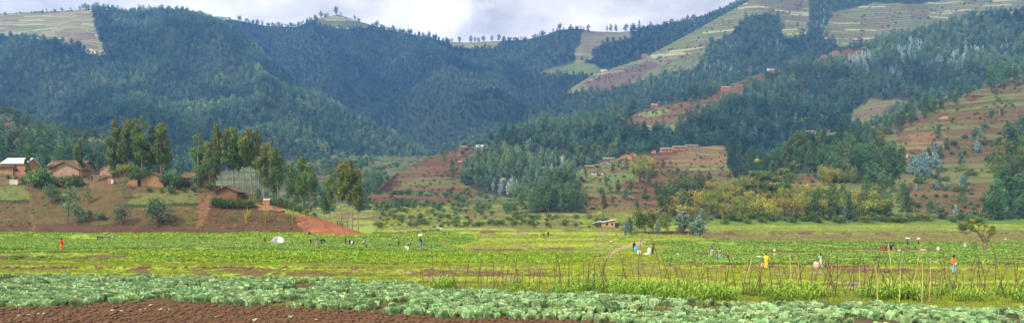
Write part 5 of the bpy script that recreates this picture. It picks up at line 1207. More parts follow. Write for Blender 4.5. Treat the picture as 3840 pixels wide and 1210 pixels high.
def build_pose(kind):
    J = pose(kind); E = list(BODY_E); Rd = dict(RAD)
    for n, s in (('l', -1), ('r', 1)):
        w = np.array(J['wr' + n]); e_ = np.array(J['el' + n]); dr = w - e_; dr /= np.linalg.norm(dr); side = np.cross(dr, [0, 1, 0.01]); side /= np.linalg.norm(side)
        palm = w + dr * .05; J['pa' + n] = tuple(palm); Rd['pa' + n] = (.036, .018); E.append(('wr' + n, 'pa' + n))
        for f in range(4):
            off = (f - 1.5) * .02; ln = (.075, .088, .082, .062)[f]
            a = palm + side * off + dr * .03; b = a + dr * ln + np.array([0, -.02, 0]); J['fa%d%s' % (f, n)] = tuple(a); J['fb%d%s' % (f, n)] = tuple(b)
            Rd['fa%d%s' % (f, n)] = .009; Rd['fb%d%s' % (f, n)] = .007; E += [('pa' + n, 'fa%d%s' % (f, n)), ('fa%d%s' % (f, n), 'fb%d%s' % (f, n))]
        th = w + dr * .03 + side * .035 * s; J['ta' + n] = tuple(th); J['tb' + n] = tuple(th + dr * .045 + side * .02 * s); Rd['ta' + n] = .011; Rd['tb' + n] = .009; E += [('wr' + n, 'ta' + n), ('ta' + n, 'tb' + n)]
    body = skin_mesh('body_' + kind, J, E, Rd)
    # face: nose, eyes, lips, ears added to the same mesh
    hd = np.array(J['head']); up = np.array(J['crown']) - np.array(J['jaw']); up /= np.linalg.norm(up); fw = np.cross([1, 0, 0], up); fw = fw if fw[1] < 0 or kind == 'bend' else -fw; fw /= np.linalg.norm(fw)
    if kind == 'bend': fw = np.array([0, -.35, -.93])
    ex = MB(); ri = np.array([1, 0, 0.])
    ex.ell(hd + fw * .088 - up * .02, (.016, .02, .02), 6, 4, 0); ex.ell(hd + fw * .08 - up * .052, (.028, .012, .008), 6, 4, 0)
    for s in (-1, 1):
        ex.ell(hd + fw * .08 + up * .012 + ri * s * .03, (.012, .008, .008), 6, 4, 1); ex.ell(hd + ri * s * .088 - up * .005, (.012, .02, .03), 6, 4, 0)
    fm = ex.mesh('face', [M['skin'], M['eye']])
    import bmesh
    bm = bmesh.new(); bm.from_mesh(body); bm.from_mesh(fm); bm.to_mesh(body); bm.free(); body.materials.clear(); body.materials.append(M['skin']); body.materials.append(M['eye'])
    # clothing
    def sub(keys, infl): 
        JJ = {k: J[k] for k in keys}; EE = [(a, b) for a, b in BODY_E if a in JJ and b in JJ]
        return JJ, EE, {k: (RAD[k] + infl) for k in keys}
    top = skin_mesh('shirt_' + kind, *sub(['chest', 'waist', 'pelvis', 'shl', 'ell', 'shr', 'elr'], .022))
    jk = [k for k in ['chest', 'waist', 'pelvis', 'shl', 'ell', 'wrl', 'shr', 'elr', 'wrr']]
    jacket = skin_mesh('jacket_' + kind, *sub(jk, .032))
    trs = skin_mesh('trousers_' + kind, *sub(['pelvis', 'hipl', 'knl', 'anl', 'hipr', 'knr', 'anr'], .022))
    shk = skin_mesh('shorts_' + kind, *sub(['pelvis', 'hipl', 'knl', 'hipr', 'knr'], .025))
    sk = MB(); pz = np.array(J['waist']); rings = []
    if kind == 'crouch': prof = [(0, .15, .14), (.5, .22, .24), (1, .28, .33)]
    else: prof = [(0, .15, .125), (.2, .185, .16), (.6, .20, .185), (1, .225, .22)]
    an = (np.array(J['anl']) + np.array(J['anr'])) / 2; zb = .10 if kind != 'crouch' else .02
    for t, a, b in prof:
        c = pz * (1 - t) + np.array([an[0], an[1] - (.06 if kind == 'crouch' else 0), zb]) * t
        if kind == 'crouch': c[1] = .08 * (1 - t) - .05 * t
        rings.append([[c[0] + a * math.cos(g) * (1 + .05 * math.sin(5 * g)), c[1] + b * math.sin(g) * (1 + .05 * math.cos(4 * g)), c[2]] for g in np.arange(14) * 2 * PI / 14])
    sk.loft(rings); skirt = sk.mesh('skirt_' + kind, [M['sack']])
    ch = np.array(J['chest']); wv = np.array(J['waist']); nk = np.array(J['neck'])
    sh = MB(); rings = []
    for t, a, b in [(0, .07, .07), (.25, .22, .14), (.6, .26, .18), (1, .25, .19)]:
        c = nk * (1 - t) + (np.array(J['pelvis']) + [0, 0, .02]) * t
        rings.append([[c[0] + a * math.cos(g), c[1] + b * math.sin(g), c[2] + .03 * math.sin(3 * g) * t] for g in np.arange(14) * 2 * PI / 14])
    sh.loft(rings); shawl = sh.mesh('shawl_' + kind, [M['sack']])
    hr = MB(); hc = hd + up * .025 - fw * .015; hr.ell(hc, (.098, .10, .088), 12, 7, 0, .5, .03, 3); hair = hr.mesh('hair_' + kind, [M['hair']])
    for m_ in (top, jacket, trs, shk): m_.materials.clear(); m_.materials.append(M['sack'])
    POSES[kind] = dict(body=body, shirt=top, jacket=jacket, trousers=trs, shorts=shk, skirt=skirt, shawl=shawl, hair=hair, J=J, H=J['crown'][2] + .06 if kind not in ('bend',) else 1.12)
for k_ in ('stand', 'walk', 'carry', 'hip', 'hold', 'bend', 'crouch'): build_pose(k_)
COLR = dict(red=(.55, .03, .025), orange=(.75, .20, .02), yellow=(.72, .48, .03), blue=(.06, .16, .5), navy=(.03, .04, .12), black=(.018, .018, .02), grey=(.16, .18, .2), lgrey=(.42, .43, .45), white=(.75, .75, .75), cream=(.62, .52, .38), brown=(.13, .06, .04), tan=(.45, .25, .13), maroon=(.22, .04, .04), pink=(.62, .18, .2), sky=(.10, .38, .62), purple=(.12, .06, .22), jean=(.3, .42, .5), olive=(.16, .13, .08), mint=(.32, .42, .34), green=(.05, .28, .12), gold=(.7, .3, .03))
def person(x, y, px, kind, rz, top, topk, bot, botk, label, layer_='g', head=None, shawl=None, group='people working in the fields', c2=None):
    X, d, z = hit(layer_, x, y); P = POSES[kind]; s = px * d / F / P['H']
    b = link('person', P['body'], None, (X, d, z - .01), R(rz), s); tag(b, label, 'person', group)
    if top: link({'shirt': 'shirt', 'jacket': 'jacket'}[topk], P[topk], b, mat=cloth(COLR[top]))
    if bot: link(botk, P[botk], b, mat=cloth(COLR[bot], COLR[c2] if c2 else None))
    link('headscarf' if head else 'hair', P['hair'], b, mat=cloth(COLR[head]) if head else M['hair'])
    if shawl: link('shawl', P['shawl'], b, mat=cloth(COLR[shawl]))
    return b, X, d, z, s
def sackmesh(kind, seed=0):
    b = MB(); q_ = np.random.RandomState(seed)
    if kind == 'up': prof = [(0, .24), (.06, .30), (.3, .32), (.6, .31), (.8, .26), (.92, .13), (.96, .09), (1.04, .16)]
    else: prof = [(-.5, .08), (-.44, .17), (-.25, .24), (0, .26), (.25, .24), (.42, .17), (.48, .08), (.56, .12)]
    rings = []
    for t, r in prof:
        k = 1 + q_.normal(0, .03)
        if kind == 'up': rings.append([[r * k * math.cos(g) * (1 + .07 * math.sin(3 * g + t * 5)), r * k * .85 * math.sin(g), t] for g in np.arange(14) * 2 * PI / 14])
        else: rings.append([[t, r * k * math.cos(g) * (1 + .06 * math.sin(3 * g + t * 8)), .22 + r * k * .9 * math.sin(g)] for g in np.arange(14) * 2 * PI / 14])
    b.loft(rings); return b.mesh('sack', [M['sack']])
SK = {'up': sackmesh('up'), 'lie': sackmesh('lie', 1)}
def sack(kind, x, y, hpx, label, mat='sack', wide=1.0, layer_='g', name='sack', rz=0.0, cat='sack'):
    X, d, z = hit(layer_, x, y); h0 = 1.04 if kind == 'up' else .48; s = .88 * hpx * d / F / h0
    o = link(name, SK[kind], None, (X, d, z - .01), rz, (s * wide, s * wide, s), M[mat] if mat in M else mat); tag(o, label, cat, 'sacks and bundles in the fields'); return o
def headload(px_, label, w, h, mat, P_, name='bundle', cat='bundle'):
    b, X, d, z, s = P_; b_ = MB(); b_.ell((0, 0, h / 2), (w / 2, w / 2 * .8, h / 2), 12, 7, 0, .5, .08, 4)
    Jc = pose('carry')['crown']
    o = link(name, b_.mesh(name, [mat]), None, (X, d, z + s * 1.70), 0); tag(o, label, cat, 'loads carried on heads'); return o
person(231, 938, 46, 'stand', 160, 'red', 'jacket', 'gold', 'skirt', 'woman in a red shawl and orange patterned wrap standing with her back turned', shawl='red', c2='red')
person(366, 899, 16, 'bend', 150, 'brown', 'shirt', 'navy', 'skirt', 'person bent over in a navy wrap left of the white-capped one')
person(381, 897, 16.5, 'crouch', 20, 'purple', 'jacket', 'grey', 'trousers', 'crouching person with a white cap and purple top', head='white')
person(408, 898, 23.5, 'stand', 10, 'cream', 'shirt', 'grey', 'skirt', 'person in a cream vest standing before the knoll')
person(422, 894, 11, 'crouch', 100, 'white', 'jacket', 'sky', 'shorts', 'person in white stooping right of the cream-vested one')
person(993, 913, 28, 'stand', 20, 'maroon', 'jacket', 'maroon', 'shorts', 'child in dark red standing left of the small tent')
person(1160, 882, 14, 'bend', 150, 'purple', 'jacket', 'navy', 'trousers', 'person in purple bending at the foot of the red earth bank')
person(1165, 917, 33, 'walk', 60, 'yellow', 'shirt', 'black', 'trousers', 'boy in a yellow top and black trousers walking')
person(1188, 918, 30, 'stand', 30, 'blue', 'jacket', 'tan', 'skirt', 'child in a blue top and patterned wrap beside the yellow-topped boy')
person(1207, 918, 25, 'bend', 90, 'black', 'jacket', 'black', 'trousers', 'dark-clothed person leaning forward with a hoe right of the blue-topped child')
person(1296, 919, 28, 'walk', 90, 'maroon', 'shirt', 'red', 'shorts', 'boy in dark red top and red shorts striding right')
person(1312, 920, 26, 'stand', 60, 'black', 'jacket', 'black', 'trousers', 'dark-clothed child between the striding boy and the sack carrier')
PS = person(1326, 920, 29, 'walk', -70, 'orange', 'shirt', 'black', 'trousers', 'person in an orange top carrying a white sack on the back')
person(1368, 920, 31, 'walk', 120, 'sky', 'jacket', 'tan', 'shorts', 'child in a blue jacket with a tan bag')
person(1374, 933, 20, 'stand', 10, 'brown', 'shirt', 'brown', 'shorts', 'small child in brown standing in front of the blue-jacketed one')
person(1462, 921, 10, 'crouch', -40, 'black', 'jacket', 'black', 'trousers', 'small dark crouching figure alone in the crops')
person(1495, 923, 29, 'walk', -80, 'red', 'shirt', 'navy', 'shorts', 'boy in a red top and dark shorts running left')
P1 = person(1530, 940, 28, 'carry', 20, 'maroon', 'shirt', 'white', 'skirt', 'woman in a white wrap with a flat basin on her head')
person(1539, 921, 20, 'walk', 90, 'cream', 'shirt', 'black', 'trousers', 'boy in a light top and black trousers behind the woman with the basin')
P2 = person(1577, 929, 40, 'carry', 160, 'black', 'jacket', 'grey', 'skirt', 'tall woman in black carrying a large white bundle on her head')
person(1573, 941, 12.5, 'stand', 10, 'gold', 'shirt', 'tan', 'shorts', 'tiny child in orange in front of the tall woman in black')
person(1590, 918, 18, 'stand', 20, 'blue', 'jacket', 'tan', 'shorts', 'child in a blue top right of the tall woman in black')
person(1665, 920, 23, 'hold', 20, 'orange', 'shirt', 'tan', 'skirt', 'woman in an orange top and brown wrap alone in the crops')
grp = 'people with loads on the far path'
for i, (x, y_, h_, c_, b_, w_, lb) in enumerate([(1642, 871, 15, 'navy', 'navy', 'white', 'leftmost load carrier of the group on the far path'), (1646.5, 871, 14.5, 'maroon', 'navy', 'yellow', 'load carrier in dark red with a yellow bundle on the far path'), (1652, 871, 14.5, 'white', 'black', 'white', 'load carrier in white on the far path'), (1656.5, 871, 14, 'orange', 'black', 'white', 'load carrier in orange at the right of the far group'), (1665, 875, 14, 'lgrey', 'navy', 'cream', 'grey-clad load carrier walking just behind the far group')]):
    Pq = person(x, y_, h_, 'carry', 150, c_, 'shirt', b_, 'trousers', lb, group=grp)
    headload(0, 'load of the ' + lb.replace(' at the right', ' right'), .5, .32, cloth(COLR[w_]), Pq)
person(1670, 885, 12, 'crouch', 30, 'purple', 'jacket', 'navy', 'trousers', 'person in purple sitting beside the far path')
person(1755, 889, 9, 'crouch', 0, 'white', 'shirt', 'brown', 'shorts', 'left one of two white-shirted people sitting in the field')
person(1763, 889, 9, 'crouch', 0, 'white', 'shirt', 'brown', 'shorts', 'right one of two white-shirted people sitting in the field')
person(2040, 890, 19.5, 'walk', 0, 'brown', 'jacket', 'black', 'trousers', 'shorter walking man in a brown jacket')
person(2056, 891, 25, 'walk', 0, 'black', 'jacket', 'navy', 'trousers', 'taller walking man in a dark jacket coming nearer')
person(2068, 884, 8, 'crouch', 0, 'grey', 'jacket', 'black', 'trousers', 'grey figure crouching behind the walking men')
person(2311, 885, 10, 'crouch', -20, 'maroon', 'shirt', 'brown', 'shorts', 'person in dark red sitting left of the dug bank')
person(2259, 900, 10, 'crouch', 20, 'tan', 'jacket', 'tan', 'skirt', 'left one of two people in ochre squatting by the earth pile', shawl='gold')
person(2267, 900, 9.5, 'crouch', -20, 'gold', 'jacket', 'tan', 'skirt', 'right one of two people in ochre squatting by the earth pile')
person(2378, 942, 38, 'hold', 170, 'black', 'jacket', 'black', 'trousers', 'man in black on the path holding a blue bag')
person(2448, 954, 41, 'stand', -80, 'brown', 'shirt', 'black', 'trousers', 'person in brown and black standing beside the white sacks')
person(2667, 961, 45, 'stand', 10, 'grey', 'jacket', 'cream', 'trousers', 'man in a grey jacket and cap with pale trousers', head='grey')
person(2698, 972, 44, 'bend', -60, 'pink', 'shirt', 'sky', 'skirt', 'woman in a pink top and bright blue wrap hoeing') if False else person(2698, 972, 44, 'hold', -60, 'pink', 'shirt', 'sky', 'skirt', 'woman in a pink top and bright blue wrap leaning on a hoe')
person(2731, 972, 22, 'bend', -80, 'orange', 'shirt', 'black', 'skirt', 'person in orange and black bent over the crops')
person(2873, 1006, 60, 'stand', 170, 'yellow', 'shirt', 'yellow', 'skirt', 'woman wrapped in yellow cloth seen from behind', shawl='yellow')
P3 = person(2904, 968, 25, 'carry', 160, 'cream', 'shirt', 'cream', 'shorts', 'child in a light shirt raising an arm with a cloth bundle')
person(2961, 972, 12, 'bend', 80, 'red', 'jacket', 'red', 'skirt', 'person in red bent low among the maize leaves')
person(3077, 1006, 60, 'hip', 10, 'mint', 'shirt', 'mint', 'skirt', 'woman in a pale green patterned dress with her hand on her hip', c2='cream')
person(3311, 940, 19, 'bend', -90, 'red', 'shirt', 'red', 'skirt', 'woman in red bent over beside the men in jackets')
person(3321, 940, 34, 'stand', 150, 'grey', 'jacket', 'brown', 'trousers', 'man in a grey jacket beside the woman bent in red')
person(3341, 940, 35, 'stand', 170, 'olive', 'jacket', 'black', 'trousers', 'man in an olive jacket in the middle of the right group')
person(3351, 940, 30, 'stand', 160, 'navy', 'jacket', 'tan', 'trousers', 'person in a dark blue jacket right of the olive jacket')
P4 = person(3404, 920, 23, 'carry', 90, 'blue', 'shirt', 'navy', 'trousers', 'person in a blue shirt carrying a white sack on the head')
P5 = person(3445, 920, 20.5, 'carry', 90, 'maroon', 'shirt', 'black', 'trousers', 'person in a dark red shirt carrying a white sack on the head')
person(3489, 912, 18, 'stand', 30, 'tan', 'shirt', 'brown', 'shorts', 'brown figure standing right of the two sack carriers')
person(3432, 936, 22, 'hold', 40, 'maroon', 'shirt', 'brown', 'trousers', 'person with a pale headscarf beside the sack pile', head='cream')
person(3449, 939, 10, 'crouch', 60, 'black', 'jacket', 'black', 'trousers', 'dark figure crouching over the sack pile')
person(3618, 927, 20, 'stand', 20, 'white', 'jacket', 'white', 'skirt', 'woman in a white dress with a green headscarf', head='green')
person(3660, 927, 23, 'stand', -30, 'grey', 'shirt', 'brown', 'trousers', 'grey-brown figure standing left of the pollarded tree')
person(3718, 928, 14, 'bend', -90, 'red', 'shirt', 'red', 'skirt', 'person in red bent over right of the pollarded tree')
person(3577, 1026, 72, 'stand', 15, 'orange', 'jacket', 'jean', 'trousers', 'man in an orange jacket and jeans standing in the beans')
person(333, 676, 12, 'crouch', 20, 'black', 'shirt', 'white', 'shorts', 'person sitting on the yard of the knoll village', 'H', group='villagers on the knoll')
person(344, 675, 19, 'stand', 10, 'black', 'jacket', 'black', 'trousers', 'dark figure standing on the yard of the knoll village', 'H', group='villagers on the knoll')
person(166, 668, 20, 'stand', 10, 'navy', 'shirt', 'maroon', 'skirt', 'person standing left of the stone-studded house', 'H', group='villagers on the knoll')
for x, y_, lb in ((1266, 846, 'left of the dark figures under the trees at the knoll foot'), (1276, 848, 'middle one of the dark figures under the trees at the knoll foot'), (1285, 850, 'right of the dark figures under the trees at the knoll foot')):
    person(x, y_, 15, 'stand', 20, 'black', 'jacket', 'maroon', 'trousers', lb, 'H', group='figures under the trees at the knoll foot')
headload(0, 'large white bundle on the head of the tall woman in black', 1.05, .62, M['sack'], P2)
headload(0, 'flat pale basin on the head of the woman in the white wrap', .6, .18, cloth(COLR['mint']), P1, 'basin', 'basin')
headload(0, 'white sack on the head of the person in a blue shirt', .95, .42, M['sack'], P4, 'sack', 'sack')
headload(0, 'white sack on the head of the person in a dark red shirt', .7, .5, M['sack'], P5, 'sack', 'sack')
headload(0, 'cloth bundle held up by the child in a light shirt', .35, .3, cloth(COLR['cream']), P3)
sack('up', 1320, 917, 18, 'white sack carried by the person in the orange top', wide=1.0, name='sack')
sack('up', 1363, 912, 14, 'tan bag at the side of the child in a blue jacket', 'sack_tan')
sack('up', 1523, 934, 16, 'white cloth bundle at the side of the woman in the white wrap')
sack('lie', 1476, 892, 7, 'small white sack lying alone in the crops')
sack('lie', 1682, 888, 5, 'little white bundle next to the person in purple by the far path')
sack('up', 2384, 943, 25, 'blue bag held by the man in black', cloth(COLR['sky']), 1.0)
sack('up', 2397, 953, 21, 'half-filled pale sack left of the lying sack', wide=1.3)
sack('lie', 2426, 956, 10, 'white sack lying flat on the grass', wide=1.1)
sack('up', 2436, 951, 28, 'tall full white sack leaning beside the person in brown', wide=1.1)
sack('up', 2860, 1005, 24, 'pale sack beside the woman in yellow', 'sack_tan', 1.0)
sack('lie', 2846, 968, 12, 'dusty pale sack lying left of the woman in yellow')
sack('up', 3061, 1007, 34, 'big pinkish sack in front of the woman in the green dress', 'sack_tan', 1.15)
sack('up', 3518, 940, 19, 'white upright sack alone near the sack pile', wide=.9)
sack('lie', 3462, 940, 9, 'pale sack in the pile beside the crouching figure', 'sack_tan', 1.2)
sack('lie', 3480, 929, 6, 'small white sack behind the sack pile')
sack('lie', 3372, 940, 7, 'white sack lying right of the men in jackets')
sack('up', 2542, 961, 18, 'small pale bag upright in the crops left of the grey-jacketed man', 'sack_tan', .7)
sack('lie', 3326, 1020, 6, 'blue cloth lying on the bare soil left of the orange jacket', cloth(COLR['navy']), 1.6, name='cloth_heap', cat='cloth')
sack('lie', 862, 910, 8, 'orange-brown heap lying in the crops left of the tent', cloth((.5, .2, .07)), 1.3, name='clay_heap', cat='heap')
sack('lie', 2217 + 75, 927, 5, 'white plastic sheet lying on the grass bank', 'sack', .8)
def basin(x, y, wpx, col, label):
    X, d, z = hit('g', x, y); r = wpx * d / F / 2; b = MB()
    prof = [(0, .7), (.28, 1.0), (.33, 1.06), (.30, .96), (.05, .62), (.05, .01)]
    b.loft([[[r * w * math.cos(g), r * w * math.sin(g), r * 1.5 * t] for g in np.arange(16) * 2 * PI / 16] for t, w in prof], cap=False)
    o = link('basin', b.mesh('basin', [cloth(col)]), None, (X, d, z + .05)); tag(o, label, 'basin', 'plastic basins in the fields')
basin(1302, 920, 12, (.6, .06, .03), 'red plastic basin at the feet of the striding boy')
basin(1215, 878, 10, (.7, .1, .03), 'orange-red basin at the foot of the red earth bank')
basin(3544, 922, 12, (.65, .07, .03), 'red basin alone right of the upright white sack')
basin(2049, 884, 7, (.6, .12, .1), 'pale red basin between the two walking men')
# small tent of grey and white sheets
X, d, z = hit('g', 1043, 912); w = 44 * d / F; h = 27 * d / F
e = empty('sheet_tent', (X, d, z)); tag(e, 'small dome tent of grey and white plastic sheets in the crops', 'tent')
def dome(f0, f1, mat, nm, k=1.0):
    b = MB(); G = []
    for i in range(9):
        t = f0 + (f1 - f0) * i / 8; x = (t - .5) * w; hh = h * math.sin(PI * (.08 + .84 * t)) ** .45 * k
        G.append([[x + .04 * math.sin(6 * a), math.cos(a) * w * .33 * k, hh * math.sin(a)] for a in np.linspace(0, PI, 12)])
    G = np.array(G); n = 12
    b.add(G.reshape(-1, 3), [[i*n+j, i*n+j+1, (i+1)*n+j+1, (i+1)*n+j] for i in range(8) for j in range(n-1)], 0, .5, True)
    for r in (G[0], G[-1]): b.add(np.vstack([r, [[r[0][0], 0, 0]]]), [[j, j+1, n, n] for j in range(n-1)], 0, .5)
    link(nm, b.mesh(nm, [mat]), e)
dome(0, .56, cloth((.25, .25, .27)), 'grey_sheet', 1.03); dome(.52, 1, cloth((.72, .72, .72)), 'white_sheet', .98)

# ------------------------------------------------------------------ houses
def roof_slab(mb, p0, p1, p2, p3, th=.12, nx=None, ny=4, rib=.05):
    """corrugated slab between eave p0-p1 and ridge p3-p2"""
    p0, p1, p2, p3 = [np.array(p, float) for p in (p0, p1, p2, p3)]
    L_ = np.linalg.norm(p1 - p0); nx = max(6, int(L_ / .16))
    nrm = np.cross(p1 - p0, p3 - p0); nrm /= np.linalg.norm(nrm); nrm = nrm if nrm[2] > 0 else -nrm
    top = []
    for j in range(ny + 1):
        for i in range(nx + 1):
            a = i / nx; b = j / ny
            p = (p0 * (1 - a) + p1 * a) * (1 - b) + (p3 * (1 - a) + p2 * a) * b
            top.append(p + nrm * (th * .5 + rib * (i % 2) + .012 * random.random()))
    n = nx + 1
    fs = [[j*n+i, j*n+i+1, (j+1)*n+i+1, (j+1)*n+i] for j in range(ny) for i in range(nx)]
    mb.add(top, fs, 0, [random.random() for _ in fs])
    bot = [p - nrm * th * .5 for p in (p0, p1, p2, p3)]
    tp = [top[0], top[nx], top[-1], top[ny * n]]
    mb.add(bot, [[3, 2, 1, 0]], 0, .2)
    for i in range(4):
        j = (i + 1) % 4; mb.add([bot[i], bot[j], tp[j], tp[i]], [[0, 1, 2, 3]], 0, .15)
def house(nm, x0, x1, yr, yg, front, wall, roof, label, dep=None, rz=0.0, doors=(), wins=(), rise=None, name='mud_house', mono=False, cat='house', over=.45, group=None, wh=None):
    """x0..x1 columns of the walls, yr row of the ridge, yg row of the ground; front = 'g' gable or 'e' eaves towards the camera"""
    X, d, z = hit(nm, (x0 + x1) / 2, yg); W = (x1 - x0) * d / F; H = (yg - yr) * d / F
    dep = dep or max(3.5, min(W, 6.0))
    e = empty(name, (X, d + dep * .5, z), R(rz)); tag(e, label, cat, group)
    base = -2.0
    if front == 'g':
        rs_ = rise if rise else W * .24; eh = max(.9, H - rs_)
        V = []; 
        for yy in (-dep / 2, dep / 2): V += [[-W/2, yy, base], [W/2, yy, base], [W/2, yy, eh], [0, yy, eh + rs_], [-W/2, yy, eh]]
        b = MB(); b.add(V, [[0, 1, 2, 4]], 0); b.add(V, [[4, 2, 3, 3]], 0); b.add(V, [[6, 5, 9, 7]], 0); b.add(V, [[7, 9, 8, 8]], 0)
        b.add(V, [[1, 6, 7, 2], [5, 0, 4, 9], [2, 7, 8, 3], [9, 4, 3, 8]], 0)
        link('wall', b.mesh('wall', [wall]), e)
        sl = rs_ / (W / 2); o = over; r = MB()
        roof_slab(r, [-W/2 - o, -dep/2 - o, eh - o * sl + .08], [-W/2 - o, dep/2 + o, eh - o * sl + .08], [0, dep/2 + o, eh + rs_ + .08], [0, -dep/2 - o, eh + rs_ + .08])
        roof_slab(r, [W/2 + o, -dep/2 - o, eh - o * sl + .08], [W/2 + o, dep/2 + o, eh - o * sl + .08], [0.005, dep/2 + o, eh + rs_ + .083], [0.005, -dep/2 - o, eh + rs_ + .083])
        rf = link('roof', r.mesh('roof', [roof]), e)
        vb = MB(); vb.tube([[-W/2 - o, -dep/2 - o - .03, eh - o * sl], [0, -dep/2 - o - .03, eh + rs_ + .0], [W/2 + o, -dep/2 - o - .03, eh - o * sl]], .07, 4); link('verge_board', vb.mesh('verge_board', [M['wood']]), rf)
        rb = MB(); rb.tube([[0, -dep/2 - o, eh + rs_ + .17], [0, dep/2 + o, eh + rs_ + .17]], .1, 6); link('ridge_tiles', rb.mesh('ridge_tiles', [roof]), rf)
    else:
        rs_ = rise if rise else min(H * .42, dep * .32); eh = max(.9, H - rs_)
        V = []
        if mono:
            for xx, hh in ((-W/2, H * .72), (W/2, H)): V += [[xx, -dep/2, base], [xx, dep/2, base], [xx, dep/2, hh], [xx, -dep/2, hh]]
            b = MB(); b.add(V, [[0, 4, 7, 3], [5, 1, 2, 6], [1, 0, 3, 2], [4, 5, 6, 7], [3, 7, 6, 2]], 0); link('wall', b.mesh('wall', [wall]), e)
            o = over; g_ = (H * .28) / W; r = MB(); roof_slab(r, [-W/2 - o, -dep/2 - o, H*.72 - o*g_ + .08], [-W/2 - o, dep/2 + o, H*.72 - o*g_ + .08], [W/2 + o, dep/2 + o, H + o*g_ + .08], [W/2 + o, -dep/2 - o, H + o*g_ + .08]); link('roof', r.mesh('roof', [roof]), e); eh = H * .72
        else:
            for xx in (-W/2, W/2): V += [[xx, -dep/2, base], [xx, dep/2, base], [xx, dep/2, eh], [xx, 0, eh + rs_], [xx, -dep/2, eh]]
            b = MB(); b.add(V, [[0, 5, 9, 4], [6, 1, 2, 7], [1, 0, 4, 2], [5, 6, 7, 9], [4, 9, 8, 3], [2, 3, 8, 7]], 0); b.add(V, [[2, 4, 3, 3]], 0); b.add(V, [[9, 7, 8, 8]], 0)
            link('wall', b.mesh('wall', [wall]), e)
            sl = rs_ / (dep / 2); o = over; r = MB()
            roof_slab(r, [-W/2 - o, -dep/2 - o, eh - o * sl + .08], [W/2 + o, -dep/2 - o, eh - o * sl + .08], [W/2 + o, 0, eh + rs_ + .08], [-W/2 - o, 0, eh + rs_ + .08])
            roof_slab(r, [-W/2 - o, dep/2 + o, eh - o * sl + .08], [W/2 + o, dep/2 + o, eh - o * sl + .08], [W/2 + o, .005, eh + rs_ + .083], [-W/2 - o, .005, eh + rs_ + .083])
            rf = link('roof', r.mesh('roof', [roof]), e)
            rb = MB(); rb.tube([[-W/2 - o, 0, eh + rs_ + .17], [W/2 + o, 0, eh + rs_ + .17]], .1, 6); link('ridge_tiles', rb.mesh('ridge_tiles', [roof]), rf)
    f = -dep / 2
    for t in doors:
        b = MB(); b.box(((t - .5) * W, f - .03, .95), (.85, .08, 1.9)); dr = link('door', b.mesh('door', [M['door']]), e)
        b = MB(); b.box(((t - .5) * W, f - .055, 1.95), (1.05, .1, .1)); b.box(((t - .5) * W - .48, f - .05, .95), (.1, .1, 1.9)); b.box(((t - .5) * W + .48, f - .05, .95), (.1, .1, 1.9)); link('frame', b.mesh('frame', [M['wood']]), dr)
    for t in wins:
        b = MB(); b.box(((t - .5) * W, f - .02, min(1.5, eh * .65)), (.7, .06, .6)); wn = link('window', b.mesh('window', [M['dark']]), e)
        b = MB(); 
        for dx, dz, sx, sz in ((0, .33, .86, .07), (0, -.33, .86, .07), (-.39, 0, .07, .6), (.39, 0, .07, .6)): b.box(((t - .5) * W + dx, f - .05, min(1.5, eh * .65) + dz), (sx, .09, sz))
        link('frame', b.mesh('frame', [M['wood']]), wn)
    return e, X, d, z, W, H
house('H', -12, 49, 604, 658, 'e', M['wall'], M['tile'], 'brown mud house with a tiled roof at the left border of the picture', over=.6, wins=())
house('H', 8, 97, 592, 655, 'e', M['wall_brick'], M['metal'], 'brick house under a shiny white metal roof on the knoll', dep=5, wins=(.6,), name='brick_house', rise=1.7)
house('H', 178, 308, 601, 657, 'e', M['wall'], M['tile'], 'long tiled house behind the stone-studded gable', dep=5.5)
house('H', 190, 296, 608, 672, 'g', M['wall_stone'], M['tile'], 'house with a wide gable wall studded with dark stones', dep=4.5, over=.6)
house('H', 374, 442, 607, 660, 'g', M['wall_stone'], M['tile'], 'smaller gabled house with stone-studded lower wall beside the tall clump', dep=6, rise=1.9)
house('H', 528, 614, 647, 699, 'g', M['wall_two'], M['tile'], 'plain gabled mud house with a darker upper wall in the middle of the knoll', dep=5, over=.5)
house('H', 681, 778, 646, 697, 'e', M['wall'], M['tile'], 'long tiled mud house with one grey door', dep=5, doors=(.42,), over=.55)
house('H', 810, 888, 699, 757, 'g', M['wall_brown'], M['tile'], 'brown gabled mud house above the thicket on the lower knoll', dep=5, over=.55)
def lowwall(nm, x0, x1, yt, yg, label, mat='wall'):
    X, d, z = hit(nm, (x0 + x1) / 2, yg); W = (x1 - x0) * d / F; H = (yg - yt) * d / F; b = MB()
    xs = np.linspace(-W/2, W/2, 9)
    for i in range(8): b.box(((xs[i] + xs[i+1]) / 2, 0, H * (.45 + .04 * (i % 3)) - .3), (W / 8 + .001 * (i % 2), .35 + .006 * (i % 2), H * (.9 + .08 * (i % 3)) + .6))
    o = link('mud_wall', b.mesh('mud_wall', [M[mat]]), None, (X, d, z)); tag(o, label, 'wall')
lowwall('H', 472, 516, 674, 697, 'low weathered mud yard wall left of the plain gabled house', 'wall_red')
lowwall('H', 668, 680, 680, 697, 'stub of mud wall left of the long house with the door', 'wall_red')
lowwall('H', 404, 421, 668, 689, 'small mud brick block with white cloths beside it', 'wall_brick')
